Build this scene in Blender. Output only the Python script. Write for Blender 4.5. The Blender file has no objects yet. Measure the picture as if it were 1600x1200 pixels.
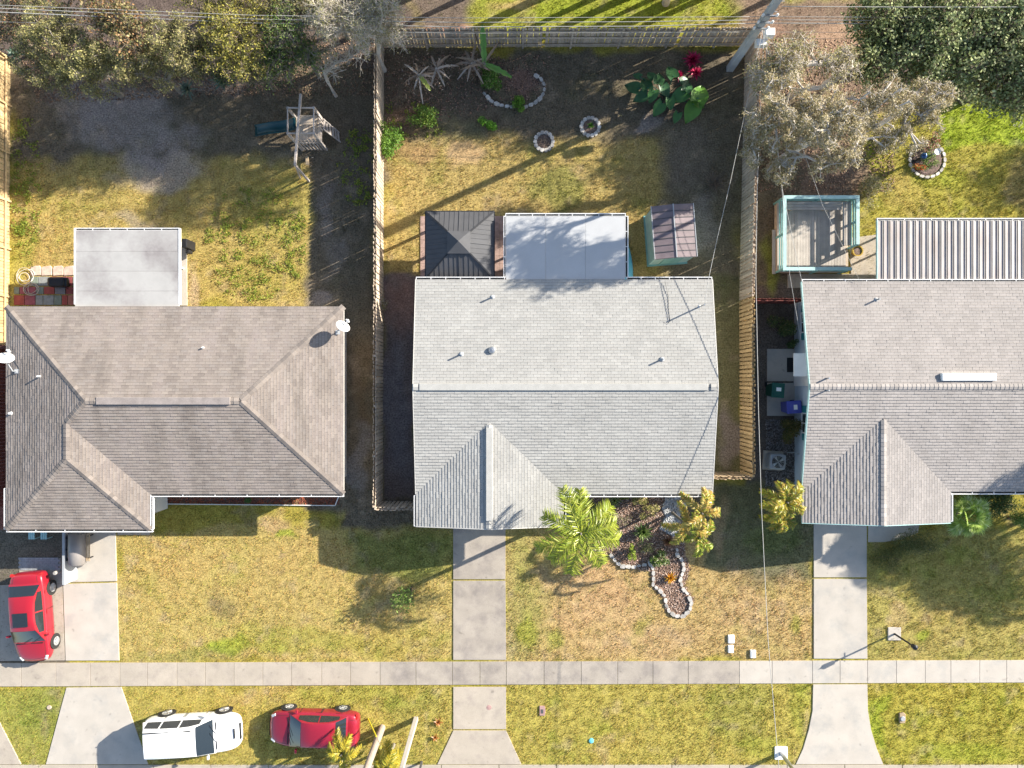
import bpy, math, random
import numpy as np
from mathutils import Vector, Matrix

random.seed(11)
rng = np.random.default_rng(11)
scene = bpy.context.scene
col = scene.collection

# ------------------------------------------------------------------ camera
HC = 34.4                       # flying height in metres
F = 31.0                        # photo pixels per metre on the ground
cam_data = bpy.data.cameras.new('camera')
cam = bpy.data.objects.new('camera', cam_data)
col.objects.link(cam)
cam.location = (0, 0, HC)
cam.rotation_euler = (0, 0, 0)
cam_data.sensor_width = 36
cam_data.lens = 36 * (F * HC) / 1600
cam_data.clip_start = 0.5
cam_data.clip_end = 6000
scene.camera = cam

# ------------------------------------------------------------------ light
SUN_EL = math.radians(24.5)
SUN_DIR = Vector((0.906 * math.cos(SUN_EL), 0.423 * math.cos(SUN_EL), math.sin(SUN_EL)))
world = bpy.data.worlds.new("World")
scene.world = world
world.use_nodes = True
wn = world.node_tree.nodes
wn.clear()
sky = wn.new('ShaderNodeTexSky')
sky.sky_type = 'NISHITA'
sky.sun_disc = False
sky.sun_elevation = SUN_EL
sky.sun_rotation = math.radians(65)
bg = wn.new('ShaderNodeBackground')
bg.inputs['Strength'].default_value = 0.10
wo = wn.new('ShaderNodeOutputWorld')
world.node_tree.links.new(sky.outputs[0], bg.inputs['Color'])
world.node_tree.links.new(bg.outputs[0], wo.inputs['Surface'])
sd = bpy.data.lights.new('sun', 'SUN')
sd.energy = 4.8
sd.angle = math.radians(0.5)
sd.color = (1.0, 0.935, 0.82)
sun = bpy.data.objects.new('sun', sd)
col.objects.link(sun)
sun.location = (20, 10, 30)
sun.rotation_euler = SUN_DIR.to_track_quat('Z', 'Y').to_euler()

vs = scene.view_settings
vs.view_transform = 'Standard'
vs.look = 'None'
vs.exposure = 1.34
vs.gamma = 1.0
vs.use_curve_mapping = False

# ------------------------------------------------------------------ helpers
def P(px, py, h=0.0):
    """place of something seen at photo pixel px,py that stands h metres above ground"""
    k = (1 - h / HC) / F
    return Vector(((px - 800) * k, (600 - py) * k, h))

def link(o, parent=None):
    col.objects.link(o)
    if parent is not None:
        o.parent = parent
    return o

def origin(o):
    v = Vector((0, 0, 0))
    while o is not None:
        v += o.location
        o = o.parent
    return v

def tag(o, label=None, cat=None, group=None, kind=None):
    if label: o['label'] = label
    if cat: o['category'] = cat
    if group: o['group'] = group
    if kind: o['kind'] = kind
    return o

def thing(name, label, cat, loc=(0, 0, 0), rotz=0, group=None, kind=None):
    o = bpy.data.objects.new(name, None)
    o.empty_display_size = 0.3
    link(o)
    o.location = loc
    o.rotation_euler = (0, 0, rotz)
    return tag(o, label, cat, group, kind)

def dup(root, loc, rotz=0, label=None, scale=None):
    r = root.copy(); col.objects.link(r)
    r.location = loc; r.rotation_euler = (0, 0, rotz)
    if scale: r.scale = (scale,) * 3
    if label: r['label'] = label
    for ch in list(root.children):
        c = ch.copy(); col.objects.link(c); c.parent = r
        for g in list(ch.children):
            d = g.copy(); col.objects.link(d); d.parent = c
    return r

def put(name, mesh, parent, loc=(0, 0, 0), rot=(0, 0, 0), scale=(1, 1, 1)):
    o = bpy.data.objects.new(name, mesh)
    link(o, parent)
    o.location = loc; o.rotation_euler = rot; o.scale = scale
    return o

# ---- materials
def _n(nt, t, **kw):
    n = nt.nodes.new(t)
    for k, v in kw.items(): setattr(n, k, v)
    return n

def mat(name, c, rough=0.8, metal=0.0, var=0.12, scale=1.5, var2=0.0, scale2=25.0, bump=0.0, bscale=60.0,
        objvar=0.0, attr=False, spots=0, c2=None, c2scale=0.6, c2lo=0.5, c2hi=0.65, spec=0.3, trans=0.0, stretch=None, coat=0.0):
    m = bpy.data.materials.new(name)
    m.use_nodes = True
    nt = m.node_tree
    bs = nt.nodes['Principled BSDF']
    L = nt.links.new
    bs.inputs['Roughness'].default_value = rough
    bs.inputs['Metallic'].default_value = metal
    bs.inputs['Specular IOR Level'].default_value = spec
    if coat: bs.inputs['Coat Weight'].default_value = coat; bs.inputs['Coat Roughness'].default_value = .05
    geo = _n(nt, 'ShaderNodeNewGeometry')
    pos = geo.outputs['Position']
    if stretch:
        mp = _n(nt, 'ShaderNodeMapping'); mp.inputs['Scale'].default_value = stretch
        L(pos, mp.inputs['Vector']); pos = mp.outputs[0]
    if attr:
        at = _n(nt, 'ShaderNodeAttribute', attribute_name='Col')
        cur = at.outputs['Color']
    else:
        rgb = _n(nt, 'ShaderNodeRGB'); rgb.outputs[0].default_value = (*c, 1)
        cur = rgb.outputs[0]
    if c2 is not None:
        nz = _n(nt, 'ShaderNodeTexNoise'); nz.inputs['Scale'].default_value = c2scale; nz.inputs['Detail'].default_value = 5
        nz.inputs['Roughness'].default_value = .65
        L(pos, nz.inputs['Vector'])
        mr = _n(nt, 'ShaderNodeMapRange'); mr.inputs[1].default_value = c2lo; mr.inputs[2].default_value = c2hi
        L(nz.outputs[0], mr.inputs[0])
        mx = _n(nt, 'ShaderNodeMix', data_type='RGBA'); L(mr.outputs[0], mx.inputs[0]); L(cur, mx.inputs[6])
        mx.inputs[7].default_value = (*c2, 1); cur = mx.outputs[2]
    def mul(cur, fac_out):
        mm = _n(nt, 'ShaderNodeVectorMath', operation='SCALE'); L(cur, mm.inputs[0]); L(fac_out, mm.inputs['Scale'])
        return mm.outputs[0]
    if spots:
        nz = _n(nt, 'ShaderNodeTexNoise'); nz.inputs['Scale'].default_value = 2.6; nz.inputs['Detail'].default_value = 2
        L(geo.outputs['Position'], nz.inputs['Vector'])
        mr = _n(nt, 'ShaderNodeMapRange'); mr.inputs[1].default_value = .67; mr.inputs[2].default_value = .76; mr.inputs[3].default_value = 1; mr.inputs[4].default_value = 1 - spots
        L(nz.outputs[0], mr.inputs[0]); cur = mul(cur, mr.outputs[0])
    for (v, s, det) in ((var, scale, 4), (var2, scale2, 3)):
        if v:
            nz = _n(nt, 'ShaderNodeTexNoise'); nz.inputs['Scale'].default_value = s; nz.inputs['Detail'].default_value = det
            L(pos, nz.inputs['Vector'])
            mr = _n(nt, 'ShaderNodeMapRange'); mr.inputs[1].default_value = .3; mr.inputs[2].default_value = .7
            mr.inputs[3].default_value = 1 - v; mr.inputs[4].default_value = 1 + v
            L(nz.outputs[0], mr.inputs[0]); cur = mul(cur, mr.outputs[0])
    if objvar:
        oi = _n(nt, 'ShaderNodeObjectInfo')
        mr = _n(nt, 'ShaderNodeMapRange'); mr.inputs[3].default_value = 1 - objvar; mr.inputs[4].default_value = 1 + objvar
        L(oi.outputs['Random'], mr.inputs[0]); cur = mul(cur, mr.outputs[0])
    L(cur, bs.inputs['Base Color'])
    if bump:
        nz = _n(nt, 'ShaderNodeTexNoise'); nz.inputs['Scale'].default_value = bscale; nz.inputs['Detail'].default_value = 3
        L(pos, nz.inputs['Vector'])
        bp = _n(nt, 'ShaderNodeBump'); bp.inputs['Strength'].default_value = bump; bp.inputs['Distance'].default_value = .02
        L(nz.outputs[0], bp.inputs['Height']); L(bp.outputs[0], bs.inputs['Normal'])
    if trans:
        tr = _n(nt, 'ShaderNodeBsdfTranslucent'); L(cur, tr.inputs['Color'])
        ms = _n(nt, 'ShaderNodeMixShader'); ms.inputs[0].default_value = trans
        L(bs.outputs[0], ms.inputs[1]); L(tr.outputs[0], ms.inputs[2])
        L(ms.outputs[0], nt.nodes['Material Output'].inputs['Surface'])
    return m

# ---- geometry
class MB:
    def __init__(s): s.v = []; s.f = []; s.c = []; s.cc = None
    def add(s, vs_, fs_):
        o = len(s.v); s.v += [tuple(v) for v in vs_]
        for f in fs_:
            s.f.append(tuple(o + i for i in f))
            s.c.append(s.cc)
        return s
    def box(s, x0, x1, y0, y1, z0, z1):
        v = [(x, y, z) for z in (z0, z1) for y in (y0, y1) for x in (x0, x1)]
        return s.add(v, [(0, 2, 3, 1), (4, 5, 7, 6), (0, 1, 5, 4), (2, 6, 7, 3), (0, 4, 6, 2), (1, 3, 7, 5)])
    def obox(s, c, size, rotz=0, rot=None):
        R_ = rot or Matrix.Rotation(rotz, 3, 'Z')
        c = Vector(c); v = []
        for z in (-.5, .5):
            for y in (-.5, .5):
                for x in (-.5, .5):
                    v.append(c + R_ @ Vector((x * size[0], y * size[1], z * size[2])))
        return s.add(v, [(0, 2, 3, 1), (4, 5, 7, 6), (0, 1, 5, 4), (2, 6, 7, 3), (0, 4, 6, 2), (1, 3, 7, 5)])
    def bar(s, p0, p1, w, h=None):
        h = h or w
        p0 = Vector(p0); p1 = Vector(p1); d = (p1 - p0)
        L_ = d.length
        if L_ < 1e-6: return s
        x = d / L_
        up = Vector((0, 0, 1)) if abs(x.z) < .95 else Vector((0, 1, 0))
        y = up.cross(x).normalized(); z = x.cross(y)
        R_ = Matrix((x, y, z)).transposed()
        return s.obox((p0 + p1) / 2, (L_, w, h), rot=R_)
    def tube(s, pts, r, n=8, cap=True):
        pts = [Vector(p) for p in pts]
        if not hasattr(r, '__len__'): r = [r] * len(pts)
        ring = []; vv = []
        prev = None
        for i, p in enumerate(pts):
            t = (pts[min(i + 1, len(pts) - 1)] - pts[max(i - 1, 0)]).normalized()
            a = Vector((0, 0, 1)) if abs(t.z) < .9 else Vector((1, 0, 0))
            if prev is not None: a = prev
            b = t.cross(a).normalized(); a = b.cross(t).normalized(); prev = a
            for k in range(n):
                th = 2 * math.pi * k / n
                vv.append(p + (a * math.cos(th) + b * math.sin(th)) * r[i])
        ff = []
        for i in range(len(pts) - 1):
            for k in range(n):
                k2 = (k + 1) % n
                ff.append((i * n + k, i * n + k2, (i + 1) * n + k2, (i + 1) * n + k))
        if cap:
            ff.append(tuple(range(n - 1, -1, -1)) if False else tuple(range(n)))
            ff.append(tuple((len(pts) - 1) * n + k for k in range(n)))
        return s.add(vv, ff)
    def lathe(s, prof, c=(0, 0, 0), n=20, rot=None):
        c = Vector(c); vv = []
        for (r, z) in prof:
            for k in range(n):
                th = 2 * math.pi * k / n
                p = Vector((r * math.cos(th), r * math.sin(th), z))
                if rot: p = rot @ p
                vv.append(c + p)
        ff = []
        for i in range(len(prof) - 1):
            for k in range(n):
                k2 = (k + 1) % n
                ff.append((i * n + k, i * n + k2, (i + 1) * n + k2, (i + 1) * n + k))
        ff.append(tuple(range(n))); ff.append(tuple((len(prof) - 1) * n + k for k in range(n)))
        return s.add(vv, ff)
    def prism(s, pts, z0, z1):
        n = len(pts)
        v = [(p[0], p[1], z0) for p in pts] + [(p[0], p[1], z1) for p in pts]
        f = [tuple(range(n - 1, -1, -1)), tuple(range(n, 2 * n))]
        for i in range(n):
            j = (i + 1) % n
            f.append((i, j, n + j, n + i))
        return s.add(v, f)
    def slab3(s, pts, t):
        """polygon in space with thickness t downward"""
        n = len(pts)
        v = [tuple(p) for p in pts] + [(p[0], p[1], p[2] - t) for p in pts]
        f = [tuple(range(n)), tuple(range(2 * n - 1, n - 1, -1))]
        for i in range(n):
            j = (i + 1) % n
            f.append((i, n + i, n + j, j))
        return s.add(v, f)
    def mesh(s, name, shift=(0, 0, 0)):
        me = bpy.data.meshes.new(name)
        sx, sy, sz = shift
        me.from_pydata([(a - sx, b - sy, c_ - sz) for a, b, c_ in s.v], [], s.f)
        if any(c_ is not None for c_ in s.c):
            at = me.attributes.new('Col', 'FLOAT_COLOR', 'FACE')
            buf = np.ones((len(s.f), 4), dtype=np.float32)
            for i, c_ in enumerate(s.c):
                if c_ is not None: buf[i, :3] = c_[:3]
            at.data.foreach_set('color', buf.ravel())
        return me
    def build(s, name, m, parent=None, bevel=0, smooth=False, local=False, sub=0, fix=True):
        me = s.mesh(name, (0, 0, 0) if (local or parent is None) else origin(parent))
        if fix:
            import bmesh
            bm = bmesh.new(); bm.from_mesh(me)
            bmesh.ops.recalc_face_normals(bm, faces=bm.faces)
            bm.to_mesh(me); bm.free()
        me.materials.append(m)
        if smooth:
            me.polygons.foreach_set('use_smooth', [True] * len(me.polygons))
        o = bpy.data.objects.new(name, me)
        link(o, parent)
        if bevel:
            b = o.modifiers.new('bevel', 'BEVEL'); b.width = bevel; b.segments = 2; b.limit_method = 'ANGLE'
        if sub:
            b = o.modifiers.new('sub', 'SUBSURF'); b.levels = sub; b.render_levels = sub
        return o

def npmesh(name, V, Fc, C=None, smooth=False):
    me = bpy.data.meshes.new(name)
    V = np.ascontiguousarray(V, dtype=np.float32); Fc = np.ascontiguousarray(Fc, dtype=np.int32)
    k = Fc.shape[1]
    me.vertices.add(len(V)); me.vertices.foreach_set('co', V.ravel())
    me.loops.add(Fc.size); me.loops.foreach_set('vertex_index', Fc.ravel())
    me.polygons.add(len(Fc)); me.polygons.foreach_set('loop_start', np.arange(0, Fc.size, k, dtype=np.int32))
    me.update(calc_edges=True)
    if C is not None:
        dom = 'FACE' if len(C) == len(Fc) else 'POINT'
        at = me.attributes.new('Col', 'FLOAT_COLOR', dom)
        buf = np.ones((len(C), 4), dtype=np.float32); buf[:, :3] = C
        at.data.foreach_set('color', buf.ravel())
    if smooth: me.polygons.foreach_set('use_smooth', np.ones(len(Fc), dtype=bool))
    return me

def npobj(name, V, Fc, m, parent=None, C=None, smooth=False, local=False):
    if parent is not None and not local: V = V - np.array(origin(parent))
    me = npmesh(name, V, Fc, C, smooth)
    me.materials.append(m)
    return link(bpy.data.objects.new(name, me), parent)

def unit(a): return a / np.maximum(np.linalg.norm(a, axis=-1, keepdims=True), 1e-9)

def np_tubes(p0, p1, r0, r1, n=3):
    p0 = np.asarray(p0, float); p1 = np.asarray(p1, float)
    t = unit(p1 - p0)
    ref = np.where(np.abs(t[:, 2:3]) < .9, np.array([[0, 0, 1.]]), np.array([[1., 0, 0]]))
    a = unit(np.cross(t, ref)); b = np.cross(t, a)
    N = len(p0); V = np.zeros((N, 2 * n, 3))
    for k in range(n):
        th = 2 * math.pi * k / n
        d = a * math.cos(th) + b * math.sin(th)
        V[:, k] = p0 + d * np.asarray(r0).reshape(-1, 1)
        V[:, n + k] = p1 + d * np.asarray(r1).reshape(-1, 1)
    f = np.array([[k, (k + 1) % n, n + (k + 1) % n, n + k] for k in range(n)])
    Fc = (np.arange(N)[:, None, None] * 2 * n + f[None]).reshape(-1, 4)
    return V.reshape(-1, 3), Fc

def np_leaves(Pt, size, cols, up=.6, aspect=.45, cvar=.25):
    """small pointed leaf faces (diamonds, folded a little) at Pt"""
    N = len(Pt)
    size = np.broadcast_to(size, (N,)).reshape(-1, 1) * rng.uniform(.6, 1.3, (N, 1))
    nrm = rng.normal(size=(N, 3)); nrm[:, 2] = np.abs(nrm[:, 2]) + up * 1.5; nrm = unit(nrm)
    d = rng.normal(size=(N, 3)); d = unit(d - nrm * (d * nrm).sum(1, keepdims=True))
    s_ = np.cross(nrm, d)
    V = np.stack([Pt - d * size * .5, Pt + s_ * size * aspect * .5, Pt + d * size * .5 - nrm * size * .12,
                  Pt - s_ * size * aspect * .5], 1)
    Fc = np.arange(N * 4).reshape(N, 4)
    cols = np.asarray(cols, float)
    C = cols[rng.integers(0, len(cols), N)] * rng.uniform(1 - cvar, 1 + cvar, (N, 1))
    return V.reshape(-1, 3), Fc, C

def vnoise(x, y, s, seed=0):
    r = np.random.default_rng(seed); T = r.random((64, 64))
    x = x / s + 1000.3; y = y / s + 1000.7
    xi = np.floor(x).astype(int); yi = np.floor(y).astype(int)
    fx = x - xi; fy = y - yi; fx = fx * fx * (3 - 2 * fx); fy = fy * fy * (3 - 2 * fy)
    g = lambda a, b: T[a % 64, b % 64]
    return (g(xi, yi) * (1 - fx) + g(xi + 1, yi) * fx) * (1 - fy) + (g(xi, yi + 1) * (1 - fx) + g(xi + 1, yi + 1) * fx) * fy

def fbm(x, y, s, seed=0):
    return (vnoise(x, y, s, seed) + .5 * vnoise(x, y, s / 2, seed + 1) + .25 * vnoise(x, y, s / 4, seed + 2)) / 1.75

def inpoly(x, y, poly):
    r = np.zeros(np.shape(x), bool); n = len(poly)
    for i in range(n):
        x0, y0 = poly[i]; x1, y1 = poly[(i + 1) % n]
        if y0 == y1: continue
        c = ((y0 > y) != (y1 > y)) & (x < (x1 - x0) * (y - y0) / (y1 - y0) + x0)
        r ^= c
    return r

def sm(a, b, x):
    t = np.clip((x - a) / (b - a), 0, 1); return t * t * (3 - 2 * t)

# ------------------------------------------------------------------ materials
M = {}
M['ground'] = mat('soil_and_turf', (1, 1, 1), rough=.95, attr=True, var=.16, scale=2.2, var2=.42, scale2=13, bump=.9, bscale=22, spec=.1)
M['blade'] = mat('grass_blade', (1, 1, 1), rough=.7, attr=True, var=0, trans=.25, spec=.15)
M['leaf'] = mat('leaf', (1, 1, 1), rough=.55, attr=True, var=0, trans=.28, spec=.3)
M['leafgloss'] = mat('leaf_glossy', (1, 1, 1), rough=.38, attr=True, var=.1, scale=5, trans=.2, spec=.45)
M['concrete'] = mat('concrete_weathered', (.41, .355, .29), rough=.9, var=.08, scale=1.2, var2=.08, scale2=34, objvar=.035, spots=.3, c2=(.31, .265, .23), c2scale=1.6, c2lo=.5, c2hi=.8, bump=.2)
M['concrete_dark'] = mat('concrete_mildewed', (.36, .315, .265), rough=.9, var=.10, scale=1.2, var2=.10, scale2=34, objvar=.03, spots=.3, c2=(.24, .21, .19), c2scale=1.0, c2lo=.45, c2hi=.72, bump=.2)
M['concrete_new'] = mat('concrete_pale', (.46, .415, .36), rough=.88, var=.07, scale=1.2, var2=.05, scale2=30, objvar=.04, spots=.22, c2=(.35, .335, .31), c2scale=.8, c2lo=.5, c2hi=.75, bump=.15)
M['shingle_white'] = mat('shingle_pale_grey', (1, 1, 1), rough=.9, attr=True, var=.06, scale=.7, var2=.12, scale2=45, spec=.1)
M['shingle_beige'] = mat('shingle_beige', (1, 1, 1), rough=.9, attr=True, var=.07, scale=.8, var2=.12, scale2=45, spec=.1, stretch=(1.5, .5, 1), c2=(.27, .245, .235), c2scale=.5, c2lo=.56, c2hi=.85)
M['cap_white'] = mat('shingle_cap_pale', (.39, .38, .355), rough=.9, var=.08, scale=3, var2=.1, scale2=40)
M['cap_brown'] = mat('shingle_cap_brown', (.30, .26, .24), rough=.9, var=.15, scale=3, var2=.12, scale2=40, objvar=.1)
M['white'] = mat('white_paint', (.78, .77, .74), rough=.5, var=.05, scale=2)
M['metal_white'] = mat('white_gutter', (.8, .79, .77), rough=.4, var=.06, scale=5)
M['fascia'] = mat('fascia_paint', (.6, .57, .52), rough=.6, var=.08)
M['stucco'] = mat('stucco', (.62, .60, .56), rough=.9, var=.06, bump=.3)
M['stucco_blue'] = mat('stucco_pale_blue', (.50, .57, .62), rough=.9, var=.06, bump=.3)
M['teal'] = mat('teal_paint', (.20, .42, .41), rough=.55, var=.1, scale=3)
M['teal_pale'] = mat('teal_pale_paint', (.36, .54, .52), rough=.6, var=.12, scale=3, var2=.06)
M['teal_dark'] = mat('teal_dark_paint', (.03, .20, .22), rough=.5, var=.1)
M['pool_blue'] = mat('pool_blue_plastic', (.16, .55, .68), rough=.35, var=.06)
M['glass'] = mat('window_glass', (.03, .04, .05), rough=.06, var=0, spec=.8)
M['carglass'] = mat('car_glass', (.018, .025, .03), rough=.04, var=0, spec=.9)
M['black'] = mat('black_plastic', (.02, .02, .022), rough=.45, var=.1)
M['dark'] = mat('dark_gap', (.03, .028, .026), rough=.9, var=.1)
M['rubber'] = mat('rubber', (.025, .025, .025), rough=.8, var=.1)
M['charcoal'] = mat('charcoal_metal', (.085, .085, .09), rough=.75, metal=.0, var=.1, scale=1.5, objvar=.06)
M['charcoal_trim'] = mat('charcoal_trim', (.035, .036, .04), rough=.5, metal=.3, var=.1)
M['steel'] = mat('galvanised_steel', (.5, .51, .52), rough=.35, metal=.8, var=.1)
M['grey_paint'] = mat('grey_enamel', (.36, .37, .38), rough=.5, var=.08)
M['wood_grey'] = mat('weathered_wood_grey', (.50, .405, .31), rough=.85, var=.16, scale=4, var2=.14, scale2=30, objvar=.22)
M['wood_tan'] = mat('weathered_wood_tan', (.44, .33, .21), rough=.85, var=.14, scale=4, var2=.12, scale2=30, objvar=.2)
M['wood_new'] = mat('sunbleached_wood', (.50, .36, .19), rough=.85, var=.14, scale=4, var2=.1, scale2=30, objvar=.18)
M['wood_red'] = mat('red_stained_wood', (.17, .05, .04), rough=.8, var=.15, objvar=.12)
M['play_wood'] = mat('play_wood', (.42, .37, .33), rough=.85, var=.15, scale=5, objvar=.1)
M['deck_wood'] = mat('deck_wood', (.42, .375, .33), rough=.85, var=.12, scale=3, var2=.12, scale2=35, objvar=.12)
M['pole_conc'] = mat('pole_concrete', (.46, .47, .47), rough=.8, var=.1, scale=2)
M['pole_wood'] = mat('pole_wood', (.36, .29, .24), rough=.9, var=.2, scale=4, var2=.15, stretch=(6, 6, .6))
M['wire'] = mat('wire', (.40, .39, .37), rough=.5, var=0)
M['wire_dark'] = mat('wire_dark', (.10, .10, .10), rough=.6, var=0)
M['membrane'] = mat('white_roof_membrane', (.45, .45, .45), rough=.6, var=.05, scale=1.2, var2=.03)
M['membrane_old'] = mat('stained_roof_membrane', (.42, .405, .385), rough=.8, var=.12, scale=.9, c2=(.23, .21, .205), c2scale=.45, c2lo=.42, c2hi=.66, objvar=.03)
M['panroof'] = mat('pan_roof_metal', (.40, .37, .355), rough=.5, metal=.15, var=.13, scale=2.2, objvar=.05, stretch=(2, .6, 1), c2=(.31, .26, .24), c2scale=1.1, c2lo=.5, c2hi=.7)
M['shed_roof'] = mat('shed_roof_sheet', (.21, .165, .17), rough=.5, var=.14, scale=2.5, objvar=.12)
M['stone'] = mat('white_edging_stone', (.47, .44, .40), rough=.85, var=.25, scale=9, objvar=.28, bump=.4, bscale=30)
M['gravel'] = mat('pale_gravel', (1, 1, 1), rough=.85, attr=True, var=0)
M['bark_pale'] = mat('bark_pale', (.56, .50, .43), rough=.9, var=.15, scale=3, var2=.1)
M['bark'] = mat('bark_brown', (.22, .17, .13), rough=.9, var=.2, scale=3, var2=.1)
M['bark_grey'] = mat('bark_grey', (.22, .195, .16), rough=.9, var=.2, scale=3, var2=.1)
M['red_paint'] = mat('car_red_metallic', (.33, .014, .035), rough=.38, metal=.25, var=.0, coat=.8, spec=.5)
M['red_paint2'] = mat('car_crimson', (.36, .012, .024), rough=.34, metal=.1, var=.0, coat=.8, spec=.5)
M['white_paint'] = mat('car_white', (.80, .80, .79), rough=.3, var=.0, coat=.7, spec=.5)
M['rim'] = mat('alloy', (.62, .62, .62), rough=.3, metal=.6, var=0)
M['lens'] = mat('lamp_lens', (.7, .7, .68), rough=.15, var=0, spec=.7)
M['lens_red'] = mat('tail_lens', (.45, .02, .02), rough=.2, var=0, spec=.7)
M['yellow'] = mat('yellow_guard', (.75, .62, .04), rough=.5, var=.05)
M['gold'] = mat('glazed_pot', (.45, .30, .06), rough=.35, var=.2, scale=9)
M['ballblue'] = mat('gazing_ball', (.05, .10, .22), rough=.1, metal=.6, var=0)
M['bin_green'] = mat('bin_green', (.02, .10, .075), rough=.45, var=.08)
M['bin_blue'] = mat('bin_blue', (.09, .10, .40), rough=.45, var=.08)
M['soil'] = mat('bed_soil', (.17, .12, .10), rough=.95, var=.3, scale=6, var2=.4, scale2=18, bump=.8, bscale=25)
M['mulch'] = mat('mulch', (1, 1, 1), rough=.95, attr=True, var=0)
M['slide'] = mat('slide_plastic', (.006, .055, .065), rough=.3, var=.08)
M['paver'] = mat('patio_paver', (1, 1, 1), rough=.85, attr=True, var=.18, scale=5, var2=.12, bump=.2)
M['asphalt'] = mat('asphalt', (.06, .06, .06), rough=.95, var=.15, var2=.3, scale2=40, bump=.3)
M['tarp'] = mat('grey_steel_drum', (.30, .27, .25), rough=.5, metal=.3, var=.15)
# ------------------------------------------------------------------ the ground
TAN = (.39, .285, .10); PINK = (.42, .28, .15); OLV = (.30, .25, .05); GRN = (.13, .17, .035); YGR = (.27, .27, .045)
SOIL = (.125, .095, .08); SAND = (.28, .235, .21); RUST = (.27, .15, .09); DKG = (.138, .112, .076); LIME = (.25, .30, .03)
ZONES = [  # x0,y0,x1,y1 (photo pixels on the ground), colour, grass density, edge softness
    (-4000, -4000, 6000, 6000, OLV, .8, 10),
    (-400, -600, 640, 160, SOIL, .15, 25), (640, -400, 760, 60, (.15, .115, .09), .2, 30), (740, -400, 1320, 62, YGR, .8, 30),
    (1150, -10, 1400, 330, (.20, .14, .10), .25, 30), (1400, -300, 2200, 170, SOIL, .2, 20),
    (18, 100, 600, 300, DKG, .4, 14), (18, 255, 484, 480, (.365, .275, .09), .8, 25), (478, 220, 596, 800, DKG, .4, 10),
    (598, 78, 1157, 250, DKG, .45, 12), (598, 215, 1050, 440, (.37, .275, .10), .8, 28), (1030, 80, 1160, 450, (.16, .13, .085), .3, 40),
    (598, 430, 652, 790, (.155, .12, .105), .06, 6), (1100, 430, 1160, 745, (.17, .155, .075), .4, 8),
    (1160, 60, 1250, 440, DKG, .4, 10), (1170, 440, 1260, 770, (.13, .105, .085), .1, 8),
    (1345, 170, 2000, 350, (.31, .27, .055), 1., 14), (1470, 160, 2000, 228, LIME, 1., 9),
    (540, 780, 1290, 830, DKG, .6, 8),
    (180, 825, 712, 1036, (.385, .295, .10), .85, 12), (560, 830, 712, 905, (.20, .20, .055), .8, 25),
    (787, 822, 1275, 1036, (.40, .285, .12), .85, 10), (787, 822, 850, 1036, (.31, .27, .09), .85, 70), (1100, 760, 1280, 900, (.15, .14, .07), .55, 14),
    (1352, 822, 2200, 1036, (.32, .27, .08), .95, 10),
    (-400, 1068, 110, 1200, (.27, .26, .06), .95, 10), (180, 1068, 712, 1200, (.35, .285, .075), .95, 14), (787, 1066, 1275, 1200, (.35, .29, .07), 1., 10),
    (1352, 1066, 2200, 1200, (.32, .28, .05), 1., 10),
    (-60, 825, 102, 1040, (.14, .12, .09), .2, 6), (-100, 480, 15, 830, (.20, .08, .06), .1, 4),
    (-4000, 1196, 6000, 6000, (.2, .2, .1), 0, 2),
]
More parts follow.
